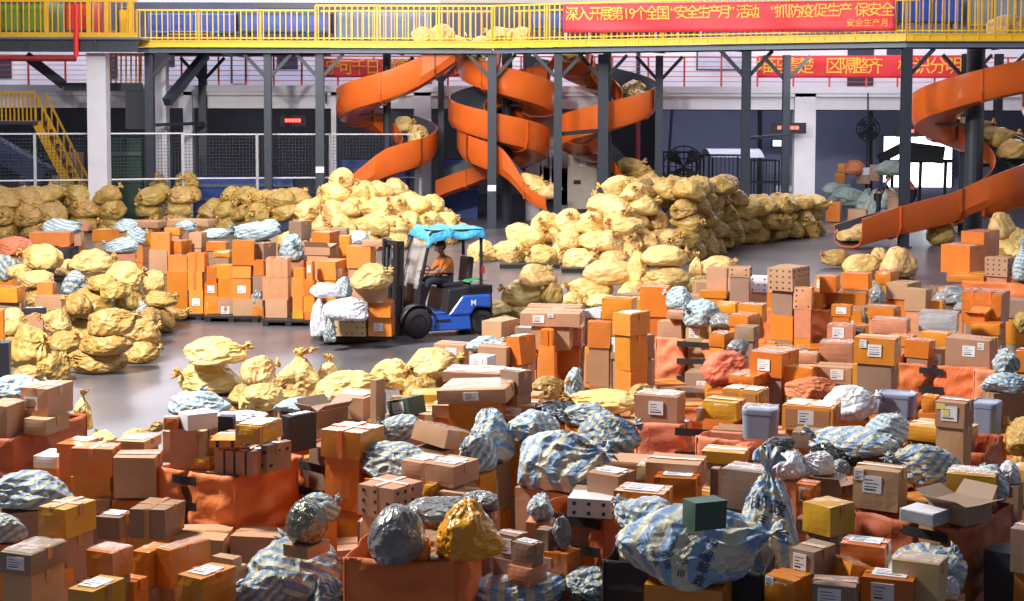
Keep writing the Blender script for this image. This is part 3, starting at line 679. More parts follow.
# machines on the platform
def machine(nm, x0, x1, y0, y1, Y, dep, m_, lb, cat, slats=0, m2=None):
    e = empty(nm, (X((x0 + x1) / 2, Y), Y, Zdk), 0, lb, cat); w = X(x1, Y) - X(x0, Y); zt, zb = Z(y0, Y) - Zdk, max(0.0, Z(y1, Y) - Zdk)
    mb = MB(); mb.box((0, dep / 2, (zt + zb) / 2), (w, dep, zt - zb))
    mb.build('housing', m_, e)
    mb = MB(); n_ = max(1, int(w / .8))
    for k in range(n_ + 1): mb.box((-w / 2 + w * k / n_, -.03, (zt + zb) / 2), (.05, .06, zt - zb))
    mb.box((0, -.02, zt - .05), (w, .05, .06)); mb.box((0, -.02, zb + .05), (w, .05, .06))
    mb.build('rib_panel', m2 or m_steel, e)
    if zb > .15:
        for k in (-1, 1): mb = MB(); mb.box((k * w * .42, dep / 2, zb / 2), (.12, .12, zb)); mb.build('leg', m_yel2, e)
    return e
machine('sorting_machine', -2, 50, 2, 34, 57, 2, m_green, 'green ribbed machine on the platform behind ochre bars', 'machine')
machine('control_booth', 67, 93, 2, 33, 57, 1.5, m_red, 'red booth on the platform above the stairs', 'machine')
machine('conveyor_unit', 150, 236, 14, 34, 60, 1.6, m_blue, 'long blue conveyor unit on the walkway between stairs and chutes', 'conveyor', m2=mat('pale_blue', srgb(90,120,190)))
machine('conveyor_unit', 240, 330, 13, 33, 60, 1.6, m_blue, 'blue conveyor unit above the red glowing board behind the fence', 'conveyor')
machine('conveyor_unit', 336, 430, 10, 40, 60, 1.6, mat('grey_blue_housing', srgb(104,116,150), .5, .3, .5), 'grey blue conveyor unit directly over the first spiral chute', 'conveyor', m2=m_steel2)
machine('conveyor_unit', 528, 563, 10, 30, 60, 1.6, m_blue, 'short blue conveyor unit at the start of the long banner', 'conveyor')
machine('conveyor_unit', 566, 700, 22, 42, 58, 1.6, m_steel, 'low dark conveyor unit behind the long red banner', 'conveyor', m2=m_white)
machine('conveyor_unit', 896, 960, -6, 22, 55.5, 1.6, m_blue, 'tall blue conveyor unit past the end of the long banner', 'conveyor')
machine('conveyor_unit', 966, 1060, -6, 25, 55.5, 1.6, mat('grey_blue_housing2', srgb(120,126,140), .5, .3, .5), 'grey conveyor unit on the platform above the widest chute', 'conveyor', m2=m_yel2)
for px, w in ((110, 18), (125, 10), (190, 40), (230, 20)):
    machine('drive_frame', px - w / 2, px + w / 2, 32 if w > 10 else 8, 38, 58.5, .6, m_yel2 if w != 20 else M_STRAP, {18: 'ochre drive frame beside the red booth', 10: 'narrow ochre drive frame at the end of the stair platform', 40: 'low ochre drive frame under the long blue conveyor unit', 20: 'small black drive frame beneath the blue conveyor unit'}[w], 'machine')
# ------------------------------------------------------------------ slate steel columns with knee braces
def column(px, Y, w=.26, top=Zbm, braces=(-1, 1), m_=m_steel, notice=None):
    x = X(px, Y); mb = MB(); mb.ibeam((x, Y, 0), (x, Y, top), w, w, .03, (0, 1, 0)); mb.box((x, Y, .02), (.45, .45, .04)); mb.bar((x, Y - w * .3, 0), (x, Y - w * .3, top), w * .85, .03, (0, 1, 0))
    o = struct('column', mb, m_)
    for s_ in braces:
        mb = MB(); mb.bar((x, Y, top - .95), (x + s_ * .85, Y, top - .03), .12, .12); o2 = mb.build('brace', m_, o); tag(o2, kind='structure')
    if notice:
        mb = MB(); zbox(mb, x - .15, x + .15, Y - w / 2 - .02, Y - w / 2 - .01, Z(notice + 3, Y), Z(notice - 3, Y)); tag(mb.build('notice_sheet', M_LABEL), {170: 'small white notice on the slate column before the first spiral chute', 188: 'small white notice on the slate column before the middle spiral chutes'}[notice], 'notice')
for px, Y, w, br, nt_ in ((150, 57.8, .3, (1,), None), (268, 57.7, .26, (-1, 1), None), (320, 57.7, .3, (-1, 1), 170), (492, 57.7, .32, (-1, 1), 188), (558, YP(558) + .4, .28, (-1, 1), None), (746, YP(746) + .4, .28, (-1, 1), None), (906, 50.45, .3, (1,), None), (1060, 50.4, .3, (-1, 1), None)):
    column(px, Y, w, braces=br, notice=nt_)
for px, Y, w in ((203, 62.0, .3), (441, 61.9, .22), (603, 57.5, .36), (659, 59, .26), (786, 57.8, .26), (966, 55.8, .3), (998, 55.8, .26)):
    column(px, Y, w, braces=(-1, 1), top=Ztoe - .2)
for p0, p1, w_ in ((on_y(152, 126, 58.2), on_y(203, 124, 61.5), .12), (on_y(167, 103, 58.2), on_y(205, 56, 61), .3), (on_y(558, 134, YP(558) + .4), on_y(603, 130, 57.5), .14), (on_y(746, 138, YP(746) + .4), on_y(790, 134, 57), .1)):
    mb = MB(); mb.bar(p0, p1, w_); struct('beam', mb, m_steel)
for x0, x1, Y in ((87, 106, 56.0), (153, 166, 59.5)):
    mb = MB(); zbox(mb, X(x0, Y), X(x1, Y), Y, Y + .6, 0, Z(54, Y)); struct('pillar', mb, m_white)
# ------------------------------------------------------------------ yellow stairs at the far end
e = empty('yellow_staircase', (X(30, 58), 58, 0), 0, 'ochre steel staircase behind the wire fence under the platform', 'staircase')
x0, x1, zz0, zz1 = X(84, 58), X(36, 58), Z(168, 58), Z(124, 58); ox = X(30, 58)
for dy in (0, 1.2):
    mb = MB(); mb.bar((x0 - ox, dy, 0.3), (x1 - ox, dy, zz1), .06, .3); mb.build('stringer', m_yel2, e)
    mb = MB(); A, B = Vector((x0 - ox, dy, 1.3)), Vector((x1 - ox, dy, zz1 + 1.05)); mb.bar(A, B, .07); 
    for k in range(9): p = A.lerp(B, k / 8); mb.bar(p, p - Vector((0, 0, 1.0)), .05)
    mb.build('handrail', m_yel2, e)
mb = MB()
for k in range(14): t = k / 13; mb.box((x0 - ox + (x1 - x0) * t, .6, .3 + (zz1 - .3) * t), (.3, 1.2, .04))
mb.build('tread_slat', m_steel, e)
mb = MB(); mb.box((X(15, 58) - ox, .6, zz1), (X(36, 58) - X(-10, 58), 1.6, .12)); mb.build('landing', m_steel, e)
mb = MB(); l0, l1 = X(-10, 58) - ox, X(36, 58) - ox
for k in range(12): mb.box((l0 + (l1 - l0) * k / 11, -.1, zz1 + .55), (.05, .05, 1.1))
mb.box(((l0 + l1) / 2, -.1, zz1 + 1.1), (l1 - l0, .08, .08)); mb.build('landing_railing', m_yel2, e)
e = empty('upper_stair', (X(45, 59), 59, 0), 0, 'dark sloping stair flight between platform and landing', 'staircase')
mb = MB(); o_ = Vector((X(45, 59), 59, 0)); mb.bar(on_y(26, 57, 59) - o_, on_y(64, 86, 59) - o_, .1, .35); mb.bar(on_y(64, 88, 59) - o_, on_y(142, 88, 59) - o_, .2, .3); mb.build('stringer', m_steel, e)
mb = MB(); [mb.bar(on_y(px, 54, 59.2) - o_, on_y(px, 86, 59.2) - o_, .05) for px in range(106, 144, 5)]; mb.bar(on_y(104, 55, 59.2) - o_, on_y(144, 55, 59.2) - o_, .07); mb.build('bar_grille', m_yel2, e)
mb = MB(); mb.bar(on_y(138, 90, 59.2) - o_, on_y(138, 130, 59.2) * 1 - o_, .8, .5); mb.build('support_panel', m_steel, e)
for a, b, Y, lb in (((76, 5), (76, 58), 55.2, 'bright red upright pipe in front of the ochre railing'), ((0, 60), (76, 60), 55.2, 'dark red horizontal pipe under the deep beam')):
    mb = MB(); mb.tube([on_y(a[0], a[1], Y), on_y(b[0], b[1], Y)], .09); tag(mb.build('fire_pipe', mat('fire_red', srgb(206,30,34), .4) if a[1] == 5 else m_pipe), lb, 'pipe')
# low machinery behind the fence
for x0, x1, y0, Y, m_, lb in ((196, 292, 178, 61.0, m_blue, 'blue boxed conveyor behind the wire fence near the notice column'), (336, 408, 160, 63.2, m_blue, 'blue machine behind the first spiral chute'), (440, 478, 160, 63.2, m_blue, 'blue machine between the first two spiral chutes'), (18, 62, 178, 59.5, m_beige, 'grey cabinet behind the wire fence below the stairs'), (57, 76, 154, 60, M['b'], 'tall brown crate behind the wire fence'), (112, 140, 140, 60.5, mat('moss', srgb(50,84,70)), 'dark green machine behind the big white pillar')):
    w = X(x1, Y) - X(x0, Y); h = Z(y0, Y); e = empty('machine_housing', (X((x0 + x1) / 2, Y), Y, 0), 0, lb, 'machine')
    mb = MB(); mb.box((0, .5, h / 2), (w, 1, h)); mb.build('housing', m_, e)
    mb = MB(); mb.box((0, -.05, h * .82), (w * 1.02, .1, .12)); mb.box((0, -.05, h * .5), (w * 1.02, .1, .08)); mb.build('trim_strip', m_steel2, e)
mb = MB(); mb.bar(on_y(-20, 140, 59) , on_y(48, 178, 59), 1.0, .7); tag(mb.build('conveyor_ramp', mat('navy', srgb(44,56,96), .5)), 'navy conveyor ramp sloping down behind the wire fence', 'conveyor')
def bush(px, py, Y, w, lb):
    mb = MB(); c = on_y(px, py, Y)
    for k in range(160):
        p = c + Vector((RNG.gauss(0, w / 2.6), RNG.gauss(0, .2), RNG.gauss(0, .14))); a = RNG.uniform(0, 6); q = Vector((math.cos(a), math.sin(a), RNG.uniform(-.5, .8))) * .13; r_ = q.cross(Vector((0, 0, 1))).normalized() * .05
        mb.add([p, p + q * .5 + r_, p + q, p + q * .5 - r_], [(0, 1, 2, 3)])
    tag(mb.build('leafy_plant', mat('leaf_green', srgb(60, 96, 56), .6, .3)), lb, 'plant')
bush(44, 160, 58.6, 1.6, 'leafy green plants on the shelf behind the wire fence'); bush(4, 162, 58.6, .8, 'smaller clump of green leaves at the very end of the wire fence')
# ------------------------------------------------------------------ wire fence
def fence(pts, top, gy, lb, spacing):
    """panels from pixel to pixel along the top edge at height top"""
    P = [on_z(px, py, top) if False else Vector((X(px, Y), Y, 0)) for px, py, Y in pts]
    e = empty('wire_fence', P[0], 0, lb, 'fence'); o_ = P[0]
    for i in range(len(P) - 1):
        A, B = P[i] - o_, P[i + 1] - o_; L_ = (B - A).length; T = (B - A).normalized(); n_ = max(1, round(L_ / spacing))
        for k in range(n_ + (i == len(P) - 2)):
            p = A.lerp(B, k / n_); mb = MB(); mb.box((p.x, p.y, top / 2), (.1, .08, top), math.atan2(T.y, T.x)); mb.build('post', mat('galvanised', srgb(172,174,180), .5), e)
        for z in (top - .03, top * .52, .25): mb = MB(); mb.bar(A + Vector((0, 0, z)), B + Vector((0, 0, z)), .05); mb.build('rail', m_white, e)
        mb = MB()
        for k in range(1, int(top / .12)): mb.bar(A + Vector((0, 0, k * .12)), B + Vector((0, 0, k * .12)), .012)
        for k in range(1, int(L_ / .12)): p = A.lerp(B, k * .12 / L_); mb.bar(p + Vector((0, 0, .1)), p + Vector((0, 0, top)), .012)
        mb.build('wire_mesh', m_steel, e)
fence([(-40, 140, 55.2), (106, 134, 56.6), (182, 130, 57.6)], 3.45, 0, 'white framed wire fence in front of the stairs', 2.55)
fence([(182, 130, 58.2), (330, 130, 59.2), (420, 130, 59.6)], 3.4, 0, 'white framed wire fence behind the slate columns', 2.6)
# ------------------------------------------------------------------ banners
def banner(x0, x1, y0, y1, ya, yb_, lines, lb, sag=.12, size=.8, name='banner'):
    A = Vector((X(x0, ya), ya, 0)); B = Vector((X(x1, yb_), yb_, 0)); T = (B - A).normalized(); L_ = (B - A).length
    zt0, zt1 = Z(y0[0], ya), Z(y0[1], yb_); zb0, zb1 = Z(y1[0], ya), Z(y1[1], yb_)
    Nn = Vector((T.y, -T.x, 0))
    def surf(u, v, o=0):
        zt, zb = zt0 + (zt1 - zt0) * u, zb0 + (zb1 - zb0) * u
        z = zb + (zt - zb) * v - (1 - v) * .0
        w = .05 * math.sin(u * 17 + v * 3) * (1 - v * .5) + .07 * noise.noise((u * 7, v * 2, 1)) + sag * .6 * max(0, u - .82) * math.sin((u * 30 + v * 9))
        return A + T * (L_ * u) + Nn * (w + o) + Vector((0, 0, z))
    mb = MB(); mb.grid(lambda u, v: surf(u, v), 90, 8); o = mb.build(name, m_banner, smooth=True)
    sm = o.modifiers.new('s', 'SOLIDIFY'); sm.thickness = .01
    tag(o, lb, 'banner')
    for (txt, px, v, sz) in lines:
        me = text_mesh(txt, sz); kx = X(px, 1.0); u0 = (kx * A.y - A.x) / ((B.x - A.x) - kx * (B.y - A.y))
        H_ = (zt0 + zt1 - zb0 - zb1) / 2
        for vv in me.vertices:
            u, w = u0 + vv.co.x / L_, v + vv.co.y / H_
            vv.co = surf(u, w, .03)
        link('banner_lettering', me, o, m_bantext)
banner(563, 893, (4, -1), (32.5, 29), YP(563) - .16, YP(893) - .16, [(c, px, .62, .50) for c, px in zip('深入开展第19个全国', (572, 583.5, 595, 606, 617, 626, 632, 641, 652, 663))] + [(c, px, .64, .48) for c, px in zip('“安全生产月”活动、“抓防疫', (673, 681, 692, 703, 713.5, 724, 731, 741.5, 752, 761, 773, 781, 794, 806))] + [(c, px, .66, .48) for c, px in zip('促生产保安全', (819, 832, 844, 860, 873, 886))] + [('安全生产月', 866, .24, .27)], 'long red cloth banner with yellow characters hanging on the platform railing', name='banner')
banner(758, 965, (55, 54), (77, 77), 61.9, 61.9, [(c, px, .5, .68) for c, px in zip('堆码清楚区隔整齐标识分明', (764, 777, 790, 805, 833, 846.5, 860, 874, 905, 921, 937, 953))], 'red banner with large orange characters on the gallery railing under the platform')
banner(322, 470, (59, 60), (78, 77), 61.9, 61.9, [(c, px, .5, .62) for c, px in zip('宁可千日慎重不可一日', (333, 346, 359.5, 373, 390, 403, 421, 434, 447, 460))], 'partly hidden red banner on the gallery railing behind the first spiral chute')
# ------------------------------------------------------------------ spiral chutes
def chute(name_lb, pts, pole=None, pole_r=.15, half=.66, wall=.86, inner=.5, flanges=6, sacks=()):
    """trough swept along pts; each point: (x, y, z, side) with the taller wall on the given side of travel"""
    P = [Vector((p[0], p[1], 4.5 + (p[2] - 4.5) * 1.06 if p[2] > .8 else p[2])) for p in pts]; sd = [p[3] for p in pts]; hwf = [p[4] if len(p) > 4 else 1.0 for p in pts]
    # resample
    Q = []; S = []; HF = []
    for i in range(len(P) - 1):
        n_ = max(1, int((P[i + 1] - P[i]).length / .16))
        for k in range(n_): Q.append(P[i].lerp(P[i + 1], k / n_)); S.append(sd[i]); HF.append(hwf[i] + (hwf[i + 1] - hwf[i]) * k / n_)
    Q.append(P[-1]); S.append(sd[-1]); HF.append(hwf[-1])
    for _ in range(6): Q = [Q[0]] + [(Q[i - 1] + Q[i] * 2 + Q[i + 1]) / 4 for i in range(1, len(Q) - 1)] + [Q[-1]]
    prof = [(1.0, wall), (1.0, .12), (.80, -.16), (.35, -.26), (-.5, -.26), (-.9, -.12), (-1.0, inner)]
    inn = [(.95, wall), (.95, .13), (.77, -.11), (.33, -.21), (-.48, -.21), (-.86, -.08), (-.95, inner)]
    loop = prof + inn[::-1]; nl = len(loop); vs = []; fr = []
    for i, p in enumerate(Q):
        t = (Q[min(i + 1, len(Q) - 1)] - Q[max(i - 1, 0)]); t.z = 0; t.normalize(); n_ = Vector((t.y, -t.x, 0)) * (1 if S[i] >= 0 else -1)
        fr.append((p, n_, t)); vs += [p + n_ * (a * half) + Vector((0, 0, (b * HF[i] if b > .3 else b) + .2)) for a, b in loop]
    mb = MB(); np_ = len(prof)
    for i in range(len(Q) - 1):
        for k in range(nl):
            k2 = (k + 1) % nl; mi = 1 if np_ <= k < nl - 1 else 0
            mb.f.append((i * nl + k, i * nl + k2, (i + 1) * nl + k2, (i + 1) * nl + k)); mb.mi.append(mi)
    mb.v = [tuple(v) for v in vs]; mb.f.append(tuple(range(nl))); mb.mi.append(0); mb.f.append(tuple((len(Q) - 1) * nl + k for k in range(nl))[::-1]); mb.mi.append(0)
    base = Vector((pole[0], pole[1], 0)) if pole else Vector((Q[-1].x, Q[-1].y, 0))
    mb.v = [tuple(Vector(v) - base) for v in mb.v]
    e = empty('spiral_chute', base, 0, name_lb, 'chute')
    o = mb.build('trough', [m_chute, m_chin], e, fix=True)
    for poly in o.data.polygons: poly.use_smooth = True
    o.data.set_sharp_from_angle(angle=R(28))
    for k in range(flanges):
        i = int((k + .5) / flanges * (len(Q) - 2)); p, n_, t = fr[i]; mb = MB(); pp = [p - base + n_ * (a * (half + .03)) + Vector((0, 0, (b * HF[i] if b > .3 else b) + .2 - (.03 if 0 < j < 6 else 0))) for j, (a, b) in enumerate(prof)]
        for a, b in zip(pp, pp[1:]): mb.bar(a, b, .05, .05, t)
        mb.build('flange', m_chute if k % 2 else mat('dark_flange', srgb(120,52,20), .5), e)
    if pole:
        mb = MB(); mb.tube([(0, 0, 0), (0, 0, 6.4)], pole_r, 16); mb.build('centre_pole', m_steel, e, smooth=False)
        mb = MB()
        for k in range(5):
            i = int((k + 1) / 6 * (len(Q) - 1)); p = fr[i][0] - base
            if math.hypot(p.x, p.y) < 1.6: mb = MB(); mb.bar((0, 0, p.z - .1), p + Vector((0, 0, -.05)), .1); mb.build('bracket', m_steel, e)
    return fr
def spiral(c, R_, a0, a1, z0, z1, side, n=28):
    return [(c.x + R_ * math.cos(R(a0 + (a1 - a0) * k / n)), c.y + R_ * math.sin(R(a0 + (a1 - a0) * k / n)), z0 + (z1 - z0) * k / n, side) for k in range(n + 1)]
RC = 1.27
FR = {}
pa = Vector((X(387, 59.6), 59.6, 0))
FR['a'] = chute('orange spiral chute nearest the wire fence', [(pa.x + 2.6, pa.y - RC, 5.9, -1), (pa.x + 1.3, pa.y - RC, 5.05, -1)] + spiral(pa, RC, 270, -90, 4.55, 2.0, -1, 40) + [(pa.x - 1.2, pa.y - RC - .1, 1.3, -1, .7), (pa.x - 2.1, pa.y - RC - .2, .85, -1, .5)], pa)
pb = Vector((X(507, 59.8), 59.8, 0))
FR['b'] = chute('orange spiral chute with sacks sliding down beside the notice column', [(pb.x - 1.0, pb.y + RC + .6, 6.1, 1)] + spiral(pb, RC, 130, 180 + 360 + 90, 5.8, 2.05, 1, 50) + [(pb.x + .9, pb.y - RC - .2, 1.15, 1, .45), (pb.x + 1.7, pb.y - RC - .6, .6, 1, .4)], pb, .2)
FR['b2'] = chute('orange spiral chute interleaved with the one by the notice column', [(pb.x + 1.4, pb.y + .4, 6.0, 1)] + spiral(pb - Vector((.28, 0, 0)), RC, -10, 90 + 360, 5.0, 2.0, 1, 50) + [(pb.x - 1.5, pb.y + RC, 1.5, 1), (pb.x - 2.6, pb.y + RC + .2, 1.1, 1)], None)
pc = Vector((X(607, 59.9), 59.9, 0))
FR['c'] = chute('orange spiral chute above the tall sack heap', [(pc.x - 1.4, pc.y - .9, 6.0, -1)] + spiral(pc, RC, 200, 90 - 360, 5.7, 2.3, -1, 50) + [(pc.x + .9, pc.y + RC - .3, 1.7, -1, .4), (pc.x + 2.0, pc.y + RC - 1.2, 1.0, -1, .4)], pc, .16)
pd = Vector((X(975, 53.2), 53.2, 0)); pe = on_z(848, 246, .06)
FR['d'] = chute('widest orange spiral chute ending on the open floor', [(pd.x + 3.4, pd.y - 1.42, 5.75, -1), (pd.x + 1.8, pd.y - 1.42, 5.05, -1)] + spiral(pd, 1.42, 270, -90, 4.7, 1.45, -1, 40) + [(pd.x - 1.3, pd.y - 1.6, .95, -1), (pe.x + 1.2, pe.y + .6, .35, -1, .9), (pe.x, pe.y, .1, -1, .8)], pd, .3, half=.7, wall=.84)
pf = Vector((X(1078, 56.4), 56.4, 0)); pg = on_y(950, 224, 55.6)
FR['e'] = chute('further orange spiral chute at the edge behind the widest one', spiral(pf, RC, 180, -90, 4.2, 1.9, -1, 34) + [(pf.x - 2, pf.y - RC, 1.3, -1), (pg.x, pg.y, max(.3, pg.z), -1)], pf)
# ================================================================== cages (near corner seen at x,y of its top)
CG = [
 (-10, 13, 88, 440, 34, M_FABD, 'rust cloth cage with bare long side under the brown carton with two labels', None, 1.0, 1.45),
 (163, 236, 296, 478, 38, M_FAB, 'bright orange cloth cage with black straps beneath the strapped brown carton', (.28, .48), .95, 1.0),
 (350, 458, 486, 563, 12, M_FAB, 'orange cloth cage with smooth front carrying the round grey bag', None, .9, .9),
 (572, 604, 626, 514, 30, M_FAB, 'orange cage with black straps under the white box printed with dark dots', (.08, .92), .62, .8),
 (853, 960, 1015, 528, 24, M_FABD, 'rust cloth cage holding the stack of white papers and an open carton', (.55, .86), .98, 1.1),
 (637, 745, 752, 426, 4, M_FAB2, 'salmon cloth cage with black straps under the big brown film-topped carton', (.4, .82), 1.2, 1.0),
 (657, 738, 750, 340, 8, M_FAB2, 'salmon cloth cage under the light blue tied bag', (.3, .62), 1.25, 1.0),
 (770, 829, 836, 309, 6, M_FAB, 'orange cloth cage with black straps under the carton printed with small writing', (.3, .62), 1.1, .95),
 (895, 989, 997, 367, 6, M_FAB, 'orange cloth cage under the two-label brown carton beside the blue and white sack', (.32, .5), 1.28, 1.0),
 (992, 1068, 1076, 374, 6, M_FAB2, 'salmon cloth cage with black straps at the edge, beneath the loose blue and white sack', (.28, .66), 1.2, 1.0),
 (302, 330, 384, 462, 50, M_FABD, 'rust cloth cage with dark open side under the big plain orange carton', (.5, .98), .9, 1.0),
 (604, 764, 792, 572, 8, M_STRAP, 'black cage beneath the two big striped sacks printed with characters', None, 1.25, 1.0),
 (962, 1050, 1060, 283, 6, M_FAB, 'orange cloth cage at the edge beneath the two tall orange cartons', None, 1.7, 1.2),
 (700, 742, 760, 440, 20, M_FAB2, 'small salmon cage corner beside the grey film-wrapped box', None, .5, .6),
 (850, 902, 910, 512, 10, M_FABD, 'rust cloth cage under the large brown carton with two white labels', None, .6, .8),
 (900, 985, 1000, 452, 10, M_FABD, 'rust cloth cage under the long mustard carton', None, .95, 1.0),
 (18, 70, 100, 248, 10, M_STRAP, 'black cage far back under the blue wrapped sack beyond the loose sack pile', None, 1.5, 1.2),
]
for x0, xm, x1, yt, th, m_, lb, op, W_, D_ in CG:
    cage(x0, xm, x1, yt, th, m_, lb, opening=op, W=W_, D=D_)
